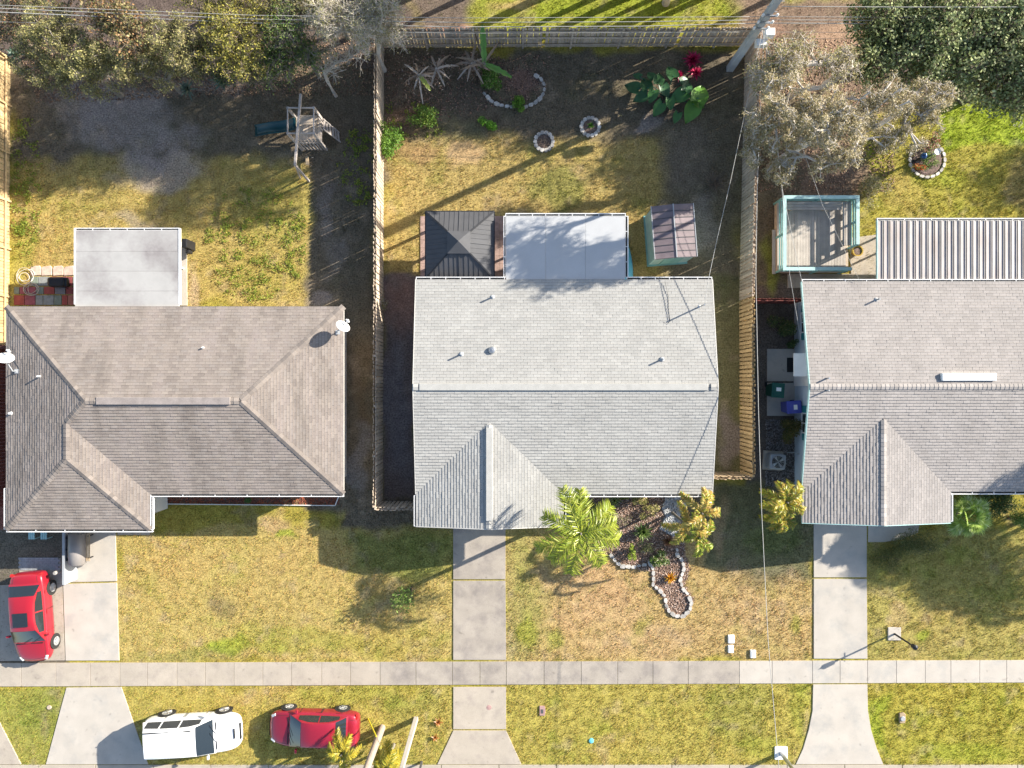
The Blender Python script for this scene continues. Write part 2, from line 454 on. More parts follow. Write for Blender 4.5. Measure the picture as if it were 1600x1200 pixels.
SPOTS = [  # cx,cy,rx,ry,colour,strength,density
    (200, 195, 105, 60, SAND, .6, .08), (160, 150, 95, 40, SAND, .45, .06), (290, 215, 50, 30, SAND, .4, .1), (250, 265, 70, 30, SAND, .75, .1), (215, 350, 50, 14, SAND, .5, .2), (350, 130, 120, 16, (.3, .22, .18), .6, .1),
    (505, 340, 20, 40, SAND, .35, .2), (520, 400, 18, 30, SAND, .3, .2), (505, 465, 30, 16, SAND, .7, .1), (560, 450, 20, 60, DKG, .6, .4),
    (720, 247, 38, 24, PINK, .8, .1), (640, 240, 40, 20, RUST, .5, .3), (640, 190, 40, 30, RUST, .5, .2), (1000, 190, 30, 14, SAND, .7, .05),
    (625, 360, 25, 45, TAN, .6, .6), (640, 310, 40, 20, TAN, .5, .6), (870, 300, 60, 30, GRN, .5, .9), (1000, 300, 40, 30, TAN, .6, .7),
    (1095, 350, 34, 60, (.25, .21, .185), .6, .05), (1070, 250, 50, 60, (.18, .145, .11), .5, .15), (1135, 690, 18, 50, (.28, .22, .19), .7, .1),
    (625, 480, 30, 45, (.22, .13, .10), .6, .1), (625, 640, 25, 120, (.17, .15, .15), .7, .02),
    (565, 600, 18, 90, (.17, .12, .07), .6, .3), (560, 720, 20, 60, (.22, .20, .19), .6, .2),
    (300, 470, 14, 60, (.40, .30, .20), .7, .3), (30, 420, 25, 70, YGR, .5, .9), (420, 330, 60, 60, YGR, .3, .9), (420, 420, 60, 40, (.33, .27, .06), .4, .9),
    (435, 820, 28, 18, PINK, .7, .3), (455, 835, 22, 7, LIME, .8, 1), (355, 945, 25, 18, (.20, .15, .07), .7, .5), (250, 900, 60, 60, TAN, .6, .7), (460, 900, 90, 60, TAN, .5, .7),
    (350, 1012, 50, 16, LIME, .75, 1), (300, 1025, 120, 12, GRN, .35, 1), (470, 1000, 120, 25, YGR, .5, 1), (600, 1000, 80, 30, OLV, .5, .9), (420, 1020, 40, 10, YGR, .6, 1),
    (830, 980, 22, 35, YGR, .8, 1), (880, 1000, 20, 28, LIME, .5, 1), (990, 975, 16, 18, YGR, .6, .9), (930, 930, 90, 50, PINK, .55, .7), (1000, 1000, 110, 30, PINK, .5, .7),
    (1165, 960, 60, 50, PINK, .5, .7), (1245, 980, 12, 20, YGR, .7, 1), (1200, 900, 60, 20, DKG, .4, .8), (1210, 840, 40, 40, GRN, .4, .9), (1132, 830, 14, 50, PINK, .4, .4),
    (75, 1105, 10, 8, SOIL, .6, .2), (80, 1110, 60, 40, GRN, .35, 1), (560, 1090, 120, 18, YGR, .5, 1), (640, 1100, 40, 30, GRN, .3, 1), (400, 1085, 60, 12, TAN, .5, .8),
    (1150, 1110, 60, 60, (.22, .22, .05), .5, 1), (1180, 1170, 50, 20, YGR, .6, 1), (1370, 1130, 16, 60, LIME, .7, 1), (1500, 1170, 90, 20, LIME, .45, 1), (1250, 1120, 16, 60, YGR, .6, 1),
    (1480, 960, 60, 25, TAN, .4, .9), (1400, 960, 25, 14, PINK, .45, .8), (1445, 986, 10, 10, LIME, .7, 1),
    (1410, 300, 40, 40, TAN, .5, .8), (1470, 280, 40, 30, LIME, .4, 1), (1590, 290, 30, 50, (.24, .16, .09), .5, .7),
    (880, 20, 60, 16, LIME, .6, 1), (1000, 20, 90, 20, LIME, .6, 1), (1120, 40, 40, 20, RUST, .5, .5), (800, 5, 50, 15, PINK, .6, .4), (700, 45, 60, 10, (.4, .22, .16), .7, .1),
    (1200, 420, 14, 60, LIME, .5, .8), (1195, 60, 40, 40, (.3, .18, .13), .5, .2), (1310, 70, 60, 26, (.42, .27, .18), .6, .1),
    (815, 135, 32, 26, (.22, .13, .10), .85, .03), (700, 200, 60, 30, (.16, .15, .07), .5, .5), (1045, 165, 60, 30, SOIL, .6, .1),
    (1100, 120, 50, 60, (.07, .06, .05), .5, .1), (910, 130, 60, 20, DKG, .5, .6),
]
BEDS = [[(884, 775), (1075, 775), (1070, 860), (1078, 890), (1070, 915), (1084, 935), (1078, 958), (1058, 966), (1040, 955), (1036, 935), (1020, 918), (1016, 893), (985, 888), (955, 870), (884, 850)],
        [(240, 773), (530, 773), (530, 789), (240, 787)]]
HOLES = [[(98, 826), (186, 826), (190, 1036), (102, 1036)], [(103, 1070), (190, 1070), (236, 1198), (70, 1198)], [(706, 820), (792, 820), (792, 1072), (706, 1072)],
         [(707, 1068), (792, 1068), (792, 1140), (818, 1198), (680, 1198), (707, 1140)], [(1269, 815), (1356, 815), (1356, 1072), (1269, 1072)], [(1269, 1066), (1356, 1066), (1362, 1130), (1382, 1198), (1240, 1198), (1262, 1130)],
         [(-900, 1034), (720, 1032), (1600, 1029), (2400, 1026), (2400, 1064), (1600, 1066), (800, 1070), (-900, 1074)], [(1356, 815), (1440, 815), (1436, 836), (1400, 847), (1356, 848)],
         [(-900, 1128), (0, 1128), (38, 1198), (-900, 1198)], [(-600, 1196), (2400, 1196), (2400, 3000), (-600, 3000)],
         [(18, 412), (118, 412), (118, 480), (18, 480)], [(280, 360), (294, 360), (294, 480), (280, 480)],
         [(1196, 545), (1262, 545), (1262, 652), (1196, 652)], [(28, 868), (98, 868), (98, 895), (28, 895)], [(660, 330), (795, 330), (795, 470), (660, 470)],
         [(65, 500), (560, 500), (560, 735), (240, 735), (240, 765), (60, 765)], [(670, 460), (1070, 460), (1070, 735), (670, 735)], [(1250, 460), (2200, 460), (2200, 735), (1250, 735)],
         [(1205, 325), (1320, 325), (1320, 430), (1205, 430)], [(1005, 335), (1075, 335), (1075, 418), (1005, 418)]]

def ground_col(X, Y):
    gx = X * F + 800; gy = 600 - Y * F
    wx = gx + 26 * (fbm(X, Y, 1.6, 5) - .5) * 2; wy = gy + 26 * (fbm(X, Y, 1.6, 9) - .5) * 2
    C = np.zeros(X.shape + (3,)); D = np.zeros(X.shape)
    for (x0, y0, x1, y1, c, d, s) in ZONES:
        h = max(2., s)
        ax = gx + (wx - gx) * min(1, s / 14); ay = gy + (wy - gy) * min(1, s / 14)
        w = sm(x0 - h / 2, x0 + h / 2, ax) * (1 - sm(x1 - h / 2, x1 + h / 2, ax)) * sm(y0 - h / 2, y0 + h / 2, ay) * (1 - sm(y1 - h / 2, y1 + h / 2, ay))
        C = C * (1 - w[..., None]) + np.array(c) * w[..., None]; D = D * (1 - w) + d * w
    for (cx, cy, rx, ry, c, st, d) in SPOTS:
        r = np.sqrt(((wx - cx) / rx) ** 2 + ((wy - cy) / ry) ** 2) + .55 * (fbm(X, Y, .7, 21) - .5)
        w = (1 - sm(.55, 1.15, r)) * st
        C = C * (1 - w[..., None]) + np.array(c) * w[..., None]; D = D * (1 - w) + d * w
    # natural mottling: greener tufts, drier thatch
    n1 = fbm(X, Y, 1.1, 33); n2 = fbm(X, Y, .35, 44); n3 = fbm(X, Y, 3.2, 55)
    g = sm(.52, .78, .55 * n1 + .45 * n2) * D * .45
    C = C * (1 - g[..., None]) + (C * np.array([.62, .88, .45])) * g[..., None]
    t = sm(.5, .75, n3) * D * .35
    C = C * (1 - t[..., None]) + (C * np.array([1.12, .98, 1.1])) * t[..., None]
    b = (sm(.62, .8, fbm(X, Y, .6, 66)) * .35 * (D > .2))
    C = C * (1 - b[..., None]) + np.array([.33, .25, .17]) * b[..., None]
    for bd in BEDS:
        C[inpoly(gx, gy, bd)] = (.17, .115, .085); D[inpoly(gx, gy, bd)] = 0
    return C, D

def axis(a, st, far):
    inner = np.arange(-a, a + 1e-6, st)
    out = [a]
    s_ = st * 2
    while out[-1] < far: out.append(out[-1] + s_); s_ *= 1.6
    out = np.array(out[1:])
    return np.concatenate([-out[::-1], inner, out])
gxs = axis(28, .16, 2500); gys = axis(21.5, .16, 2500)
GX, GY = np.meshgrid(gxs, gys)
GC, GD = ground_col(GX, GY)
GZ = (fbm(GX, GY, 2.5, 77) - .75) * .03
V = np.stack([GX, GY, GZ], -1).reshape(-1, 3)
ny, nx = GX.shape
ii = (np.arange(ny - 1)[:, None] * nx + np.arange(nx - 1)[None]).ravel()
Fg = np.stack([ii, ii + 1, ii + nx + 1, ii + nx], 1)
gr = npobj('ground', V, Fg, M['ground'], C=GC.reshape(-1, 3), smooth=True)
tag(gr, 'dry patchy lawn and bare sandy soil of three back-to-back yards', kind='structure')

# grass blades on the lawns
NB = 900000
bx = rng.uniform(-27.5, 27.5, NB); by = rng.uniform(-20.6, 20.6, NB)
bc, bd_ = ground_col(bx, by)
keep = rng.random(NB) < np.clip(bd_, 0, 1) ** 1.2
pgx = bx * F + 800; pgy = 600 - by * F
jx_ = rng.normal(size=NB) * 1.3; jy_ = rng.normal(size=NB) * 1.3   # ragged edges where grass creeps over the slabs
for hpoly in HOLES: keep &= ~inpoly(pgx + jx_, pgy + jy_, hpoly)
cl = fbm(bx, by, .22, 91)
keep &= rng.random(NB) < sm(.25, .6, cl) * .9 + .1
bx, by, bc, cl = bx[keep], by[keep], bc[keep], cl[keep]
n = len(bx)
hgt = rng.uniform(.035, .09, n) * (.7 + .8 * cl)
lean = rng.normal(size=(n, 2)) * .035
ang = rng.uniform(0, 2 * np.pi, n); wd = rng.uniform(.01, .02, n)
B = np.zeros((n, 3, 3))
dxy = np.stack([np.cos(ang), np.sin(ang)], 1) * wd[:, None]
base = np.stack([bx, by], 1)
B[:, 0, :2] = base - dxy; B[:, 1, :2] = base + dxy; B[:, 2, :2] = base + lean
B[:, :2, 2] = -.02; B[:, 2, 2] = hgt
kc = rng.uniform(.62, 1.5, (n, 1)) * np.array([[1.05, .985, 1.0]]); tint = rng.random((n, 1))
Cb = bc * kc * np.where(tint < .3, np.array([[.75, 1.05, .6]]), np.where(tint > .75, np.array([[1.12, 1.0, 1.0]]), np.array([[1., 1., 1.]])))
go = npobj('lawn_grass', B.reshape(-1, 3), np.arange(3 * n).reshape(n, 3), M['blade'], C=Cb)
tag(go, 'short dry yellow-green lawn grass growing over all the yards', 'grass', kind='stuff')

# broad-leaved weeds in the left back lawn and by the front walk
wp = []
for (cx, cy, rx, ry, k) in ((400, 380, 80, 95, 190), (350, 1015, 50, 18, 170), (40, 300, 25, 120, 90), (560, 260, 30, 60, 60), (30, 360, 8, 6, 15), (640, 190, 60, 30, 30)):
    a = rng.uniform(0, 2 * np.pi, k); r = np.sqrt(rng.random(k))
    for x, y in zip(cx + rx * r * np.cos(a), cy + ry * r * np.sin(a)):
        if 290 < x < 484 and y > 476: continue
        q = P(x, y, .05); m_ = rng.integers(8, 22)
        wp.append(np.array(q) + rng.normal(size=(m_, 3)) * np.array([.09, .09, .015]))
wp = np.concatenate(wp); wp[:, 2] = np.abs(wp[:, 2]) + .03
V, Fc, C = np_leaves(wp, .085, [(.20, .25, .035), (.27, .29, .04), (.15, .20, .025)], up=1.2, aspect=.8)
tag(npobj('weeds', V, Fc, M['leaf'], C=C), 'clumps of bright green broad-leaved weeds in the lawns', 'weeds', kind='stuff')

# ------------------------------------------------------------------ paving
def paving(name, label, quads, m, z1=.035, gap=.012):
    root = thing(name, label, None, (0, 0, 0), kind='structure')
    for q in quads:
        mm = m
        if isinstance(q, tuple) and isinstance(q[1], str): q, key = q; mm = M[key]
        pts = [P(*p) for p in q]
        c = sum(pts, Vector()) / len(pts)
        pts = [p + (c - p).normalized() * gap for p in pts]
        b = MB(); b.prism([(p.x, p.y) for p in pts], -.1, z1 + random.uniform(-.003, .003))
        b.build('slab', mm, root, bevel=.006)
    return root

def yl(x, top):   # the walk runs very slightly uphill to the right
    return (1035.5 - .0028 * x) if top else (1072.5 - .004 * x)
jx = [-160, -110, -58, -12, 34, 88, 142, 188, 231, 277, 321, 366, 411, 456, 503, 548, 594, 650, 707, 750, 791, 850, 908, 965, 1020, 1075, 1155, 1206, 1269, 1312, 1355, 1400, 1445, 1485, 1530, 1572, 1616, 1660, 1704]
sq = []
for a, b in zip(jx[:-1], jx[1:]):
    key = 'concrete' if a < 590 else ('concrete_dark' if a < 1150 else 'concrete_new')
    sq.append(([(a, yl(a, 1)), (b, yl(b, 1)), (b, yl(b, 0)), (a, yl(a, 0))], key))
paving('sidewalk', 'concrete front walk running past all three driveways', sq, M['concrete'], z1=.04)
# driveway one: narrow strip and slabs
paving('driveway', 'bleached concrete driveway of the brown-roofed house', [
    [(97, 790), (180, 790), (183, 908), (99, 910)], [(99, 912), (183, 910), (187, 1032), (103, 1032)],
    ([(183, 790), (235, 790), (235, 836), (184, 836)], 'concrete'),
    [(104, 1074), (190, 1073), (232, 1194), (72, 1194)]], M['concrete_new'])
paving('parking_strip', 'stained narrow concrete strip under the red sedan at the left', [
    [(30, 872), (96, 872), (98, 912), (30, 914)], [(0, 914), (98, 912), (102, 1032), (0, 1033)]], M['concrete'], z1=.02)
paving('driveway', 'mildew-stained concrete driveway of the pale-roofed middle house', [
    [(708, 780), (790, 780), (790, 905), (708, 905)], [(708, 907), (790, 907), (791, 1031), (708, 1031)],
    ([(708, 1073), (791, 1073), (791, 1139), (708, 1139)], 'concrete'), ([(708, 1141), (791, 1141), (815, 1194), (683, 1194)], 'concrete')], M['concrete_dark'])
ap = [(1270, 1069), (1355, 1069), (1356, 1110), (1361, 1140), (1370, 1170), (1380, 1194), (1243, 1194), (1254, 1170), (1263, 1140), (1269, 1110)]
paving('driveway', 'pale concrete driveway of the right-hand house with flared apron', [
    [(1271, 780), (1354, 780), (1354, 902), (1271, 902)], [(1271, 904), (1354, 904), (1355, 1029), (1271, 1029)], ap,
    [(1356, 800), (1440, 800), (1434, 832), (1410, 843), (1380, 847), (1356, 847)]], M['concrete_new'])
paving('driveway', 'corner of another driveway apron at the lower left', [[(-60, 1128), (0, 1128), (34, 1194), (-60, 1194)]], M['concrete'])
# kerb and road
k = thing('kerb', 'concrete kerb and gutter along the road', None, kind='structure')
for i, x in enumerate(range(-120, 1700, 90)):
    q = [P(x, 1195), P(x + 89, 1195), P(x + 89, 1212), P(x, 1212)]
    b = MB(); b.prism([(p.x, p.y) for p in q], -.15, .03); b.build('kerb_stone', M['concrete'], k, bevel=.01)
b = MB(); b.prism([(-300, P(0, 1213).y), (300, P(0, 1213).y), (300, -30), (-300, -30)], -.12, .012)
tag(b.build('road', M['asphalt']), 'asphalt road below the verge', kind='structure')

# path beside left patio roof, pad under the bins
paving('patio_strip', 'thin concrete strip beside the white flat patio roof', [[(278, 378), (292, 378), (293, 478), (278, 478)]], M['concrete_new'])
paving('bin_pad', 'grey concrete pad where the two bins stand', [[(1198, 545), (1246, 545), (1246, 596), (1198, 596)], [(1198, 598), (1246, 598), (1246, 650), (1198, 650)]], M['concrete_new'])
paving('deck_path', 'shaded grey paving between deck and metal patio roof', [[(1326, 372), (1372, 366), (1372, 440), (1330, 440)], [(1230, 428), (1330, 428), (1330, 450), (1230, 450)]], M['concrete'])
# small paver pad beyond the red car
pp = thing('paver_pad', 'grey brick paver pad above the red sedan', None, kind='structure')
pm = MB(); pm.cc = (.30, .31, .33); a0 = P(30, 874); pm.box(0, .19, 0, .095, 0, .03); pmesh = pm.mesh('paver'); pmesh.materials.append(M['paver'])
for j in range(6):
    for i in range(10):
        put('paver', pmesh, pp, (a0.x + i * .2 + (j % 2) * .1, a0.y - j * .105, .021))
# red and green pavers of the left patio
pt = thing('patio', 'patchwork patio of red, green and grey pavers', None, kind='structure')
pal = [(.30, .07, .06), (.22, .06, .06), (.19, .22, .18), (.24, .25, .24), (.34, .13, .10), (.20, .20, .22), (.26, .08, .10)]
x = 20
rr = random.Random(4)
pv = {}
for row, (y0, y1) in enumerate(((432, 447), (448, 460), (461, 477), (478, 492))):
    x = 48 if row == 0 else 22
    while x < 116:
        w = rr.choice([9, 12, 17, 19])
        q = [P(x + .5, y0 + .5), P(min(x + w, 119) - .5, y0 + .5), P(min(x + w, 119) - .5, y1 - .5), P(x + .5, y1 - .5)]
        b = MB(); b.cc = rr.choice(pal); b.prism([(p.x, p.y) for p in q], -.03, .04 + rr.uniform(-.004, .004))
        b.build('paver', M['paver'], pt, bevel=.01); x += w
for i, x in enumerate((48, 65, 83, 100)):
    q = [(x + 2, 416 + (i % 2)), (x + 14, 415), (x + 16.5, 418), (x + 16.5, 430), (x + .5, 431), (x + .2, 420)]
    q = [P(*a) for a in q]
    b = MB(); b.cc = (.55, .42, .34); b.prism([(p.x, p.y) for p in q], -.03, .045); b.build('stepping_stone', M['paver'], pt, bevel=.02)
# red pavers beneath the gazebo
gp = thing('gazebo_patio', 'reddish paver floor under and around the black gazebo', None, kind='structure')
pm = MB(); pm.cc = (.36, .25, .215); pm.box(0, .39, 0, .39, -.02, .035); pmesh = pm.mesh('paver'); pmesh.materials.append(M['paver'])
a0 = P(657, 474)
for j in range(11):
    for i in range(11):
        put('paver', pmesh, gp, (a0.x + i * .4, a0.y + j * .4, random.uniform(-.004, .004)))

def chips(name, label, cat, poly, n, size, cols, m, zmax=.06, flat=.5):
    xs = [p[0] for p in poly]; ys = [p[1] for p in poly]
    x = rng.uniform(min(xs), max(xs), n * 2); y = rng.uniform(min(ys), max(ys), n * 2)
    k = inpoly(x, y, poly); x = x[k][:n]; y = y[k][:n]; N = len(x)
    c = np.stack([(x - 800) / F, (600 - y) / F, rng.uniform(.005, zmax, N)], 1)
    # squashed octahedra
    o = np.array([[1, 0, 0], [0, 1, 0], [-1, 0, 0], [0, -1, 0], [0, 0, flat], [0, 0, -flat]])
    a = rng.uniform(0, 2 * np.pi, N); s_ = size * rng.uniform(.5, 1.3, N)
    asp = rng.uniform(.5, 1, N)
    V = np.zeros((N, 6, 3))
    for i in range(6):
        lx = o[i, 0] * s_; ly = o[i, 1] * s_ * asp
        V[:, i, 0] = c[:, 0] + lx * np.cos(a) - ly * np.sin(a); V[:, i, 1] = c[:, 1] + lx * np.sin(a) + ly * np.cos(a); V[:, i, 2] = c[:, 2] + o[i, 2] * s_
    f = np.array([[0, 1, 4], [1, 2, 4], [2, 3, 4], [3, 0, 4], [1, 0, 5], [2, 1, 5], [3, 2, 5], [0, 3, 5]])
    Fc = (np.arange(N)[:, None, None] * 6 + f[None]).reshape(-1, 3)
    cols = np.array(cols); C = np.repeat(cols[rng.integers(0, len(cols), N)] * rng.uniform(.75, 1.25, (N, 1)), 8, 0)
    return tag(npobj(name, V.reshape(-1, 3), Fc, m, C=C), label, cat, kind='stuff')
chips('mulch', 'reddish bark mulch filling the front flower bed', 'mulch', BEDS[0], 9000, .035, [(.36, .23, .17), (.44, .31, .25), (.22, .14, .11), (.50, .40, .34)], M['mulch'], .03, .3)
chips('gravel', 'white gravel patch beside the right palm in the front bed', 'gravel', [(1040, 775), (1064, 775), (1072, 790), (1060, 808), (1066, 822), (1052, 838), (1030, 826), (1040, 806), (1034, 795)], 2200, .045, [(.5, .5, .5), (.6, .59, .57), (.4, .41, .43)], M['gravel'])
chips('gravel', 'white gravel patch below the gutter corner by the big palm', 'gravel', [(884, 782), (896, 780), (900, 800), (893, 830), (884, 828)], 900, .045, [(.5, .5, .5), (.6, .59, .57), (.4, .41, .43)], M['gravel'])
chips('mulch', 'rust-red mulch along the front wall of the brown-roofed house', 'mulch', BEDS[1], 2500, .035, [(.34, .10, .05), (.25, .08, .05), (.18, .08, .06)], M['mulch'], .03, .3)
chips('gravel', 'grey gravel around the air conditioner', 'gravel', [(1196, 655), (1246, 655), (1246, 760), (1196, 760)], 2600, .04, [(.25, .23, .22), (.34, .31, .30), (.17, .15, .14)], M['gravel'])
chips('leaf_litter', 'fallen brown leaves under the trees at the upper left', 'leaf litter', [(20, 60), (600, 60), (598, 150), (400, 150), (60, 160)], 5000, .05, [(.22, .14, .09), (.30, .20, .13), (.14, .09, .07)], M['mulch'], .03, .2)
chips('leaf_litter', 'brown leaf litter around the banana plants', 'leaf litter', [(600, 85), (860, 85), (850, 150), (640, 200), (604, 250)], 1600, .05, [(.28, .17, .12), (.36, .24, .18), (.15, .10, .08)], M['mulch'], .03, .2)
chips('leaf_litter', 'brown leaf litter under the bare-branched tree', 'leaf litter', [(1160, 60), (1380, 60), (1400, 300), (1180, 300)], 4500, .05, [(.34, .22, .15), (.26, .16, .11), (.18, .12, .09)], M['mulch'], .03, .2)

# ------------------------------------------------------------------ roofs
def clip_poly(poly, edges):
    for (ax, ay, bx_, by_) in edges:
        out = []
        n = len(poly)
        if n == 0: return []
        for i in range(n):
            p = poly[i]; q = poly[(i + 1) % n]
            dp = (bx_ - ax) * (p[1] - ay) - (by_ - ay) * (p[0] - ax)
            dq = (bx_ - ax) * (q[1] - ay) - (by_ - ay) * (q[0] - ax)
            if dp >= -1e-9: out.append(p)
            if (dp > 1e-9 and dq < -1e-9) or (dp < -1e-9 and dq > 1e-9):
                t = dp / (dp - dq); out.append((p[0] + t * (q[0] - p[0]), p[1] + t * (q[1] - p[1])))
        poly = out
    return poly

def shingles(mb, poly, eave_dir, org, palette, expo=.14, tab=.305, thick=.024, rs=None):
    """poly: convex list of 3D points; eave_dir: unit vector along the eave; org: point on the eave line"""
    rs = rs or random
    pts = [Vector(p) for p in poly]
    u = Vector(eave_dir).normalized()
    nrm = (pts[1] - pts[0]).cross(pts[2] - pts[0]).normalized()
    if nrm.z < 0: nrm = -nrm
    v = nrm.cross(u).normalized()
    if v.z < 0: u = -u; v = nrm.cross(u)
    org = Vector(org)
    uv = [((p - org).dot(u), (p - org).dot(v)) for p in pts]
    area = sum(uv[i][0] * uv[(i + 1) % len(uv)][1] - uv[(i + 1) % len(uv)][0] * uv[i][1] for i in range(len(uv)))
    if area < 0: uv = uv[::-1]
    edges = [(uv[i][0], uv[i][1], uv[(i + 1) % len(uv)][0], uv[(i + 1) % len(uv)][1]) for i in range(len(uv))]
    umin = min(a[0] for a in uv); umax = max(a[0] for a in uv); vmax = max(a[1] for a in uv)
    for r in range(int(vmax / expo) + 1):
        v0 = r * expo; off = (r % 2) * tab * .5 + ((r * 7) % 5) * .01
        crow = rs.uniform(.975, 1.025)
        for c in range(int((umin - off) / tab) - 1, int((umax - off) / tab) + 2):
            u0 = c * tab + off
            g = .004
            q = clip_poly([(u0 + g, v0), (u0 + tab - g, v0), (u0 + tab - g, v0 + expo + .02), (u0 + g, v0 + expo + .02)], edges)
            if len(q) < 3: continue
            th = thick * rs.uniform(.75, 1.25)
            base = palette[rs.randrange(len(palette))]; kf = crow * rs.uniform(.95, 1.05)
            mb.cc = (base[0] * kf, base[1] * kf, base[2] * kf)
            top = []; bot = []
            for (a, b_) in q:
                t = th * (1 - (b_ - v0) / (expo + .02) * .8)
                p = org + u * a + v * b_
                top.append(p + nrm * t); bot.append(p + nrm * .0005)
            n_ = len(q)
            vs_ = top + bot; fs_ = [tuple(range(n_))]
            for i in range(n_):
                j = (i + 1) % n_
                if abs(q[i][1] - v0) < 1e-6 and abs(q[j][1] - v0) < 1e-6 or abs(q[i][0] - q[j][0]) < 1e-6:
                    fs_.append((i, n_ + i, n_ + j, j))
            mb.add(vs_, fs_)
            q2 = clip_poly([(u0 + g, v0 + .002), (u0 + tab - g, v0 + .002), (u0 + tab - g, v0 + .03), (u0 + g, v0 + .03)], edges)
            if len(q2) >= 3:   # shadow line painted along the lower lip, so courses show on sunlit slopes too
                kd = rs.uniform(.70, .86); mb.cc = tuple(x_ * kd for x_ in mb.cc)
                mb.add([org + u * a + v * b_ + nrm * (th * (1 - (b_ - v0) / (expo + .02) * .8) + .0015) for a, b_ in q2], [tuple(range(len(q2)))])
    mb.cc = None

def caps(mb, p0, p1, w=.26, step=.2, palette=None, z=.03):
    """bent cap shingles lapped along a ridge or hip"""
    p0 = Vector(p0); p1 = Vector(p1); d = p1 - p0; L_ = d.length; t = d / L_
    side = Vector((-t.y, t.x, 0)).normalized(); n = int(L_ / step)
    for i in range(n):
        a = p0 + t * (i * step); b = p0 + t * min(L_, (i + 1) * step + .03)
        c = palette[random.randrange(len(palette))]; kf = random.uniform(.85, 1.12); mb.cc = tuple(x * kf for x in c)
        dn = .18 * w / 2 * 1.1
        za, zb = z + .018, z + .004
        vs_ = [a - side * w / 2 + Vector((0, 0, za - dn)), a + Vector((0, 0, za + .012)), a + side * w / 2 + Vector((0, 0, za - dn)),
               b - side * w / 2 + Vector((0, 0, zb - dn)), b + Vector((0, 0, zb + .012)), b + side * w / 2 + Vector((0, 0, zb - dn)),
               a - side * w / 2 + Vector((0, 0, -dn)), a + side * w / 2 + Vector((0, 0, -dn))]
        mb.add(vs_, [(0, 1, 4, 3), (1, 2, 5, 4), (0, 6, 7, 2, 1)])
    mb.cc = None

def gutter(parent, p0, p1, out, hang=.62, w=.12, lab=None):
    """open trough from p0 to p1, out = direction away from the roof"""
    p0 = Vector(p0); p1 = Vector(p1); o = Vector(out); d = (p1 - p0).normalized()
    b = MB(); t = .012
    z = Vector((0, 0, 1))
    def wall(c0, c1, ww, hh): b.bar(c0, c1, ww, hh)
    wall(p0 + o * w + z * -.045, p1 + o * w + z * -.045, .028, .11)
    wall(p0 + o * .008 + z * -.05, p1 + o * .008 + z * -.05, t, .09)
    wall(p0 + o * (w * .5) + z * -.1, p1 + o * (w * .5) + z * -.1, w, .01)
    L_ = (p1 - p0).length; n = max(1, int(L_ / hang))
    for i in range(n + 1):
        c = p0 + d * (L_ * i / n * .996 + .002 * L_)
        b.bar(c + z * -.004, c + o * w + z * -.004, .03, .008)
    g = b.build('gutter', M['metal_white'], parent)
    lb = MB(); lb.bar(p0 + o * (w * .5) + z * -.09, p1 + o * (w * .5) + z * -.09, w - .05, .004)
    lb.build('trough', M['dark'], g)
    return g

def window(parent, c, w, h, axis, sgn, shutters=None):
    """window on a wall: axis 'x' = wall faces +-x"""
    c = Vector(c)
    def bx(mb, a0, a1, z0, z1, d0, d1):
        lo, hi = sorted((d0 * sgn, d1 * sgn))
        if axis == 'x': mb.box(c.x + lo, c.x + hi, c.y + a0, c.y + a1, c.z + z0, c.z + z1)
        else: mb.box(c.x + a0, c.x + a1, c.y + lo, c.y + hi, c.z + z0, c.z + z1)
    f = MB()
    for a in ((-w / 2 - .05, -w / 2, -h / 2, h / 2), (w / 2, w / 2 + .05, -h / 2, h / 2), (-w / 2 - .05, w / 2 + .05, h / 2, h / 2 + .05), (-w / 2 - .08, w / 2 + .08, -h / 2 - .06, -h / 2), (-.015, .015, -h / 2, h / 2)):
        bx(f, *a, 0.002, .05)
    fo = f.build('window', M['white'], parent)
    g = MB(); bx(g, -w / 2, w / 2, -h / 2, h / 2, .003, .02); g.build('pane', M['glass'], fo)
    if shutters:
        for s_ in (-1, 1):
            q = MB(); a = sorted((s_ * (w / 2 + .06), s_ * (w / 2 + .4))); bx(q, a[0], a[1], -h / 2, h / 2, .003, .04); q.build('shutter', M[shutters], parent)

ZE = 2.6
WHITE = [(.375, .365, .342), (.388, .378, .354), (.362, .353, .332), (.375, .363, .34)]
BEIGE = [(.345, .315, .293), (.358, .326, .304), (.332, .303, .282), (.347, .318, .297)]
BROWN = [(.285, .243, .212), (.268, .228, .20), (.30, .257, .224), (.253, .215, .19), (.285, .247, .22)]

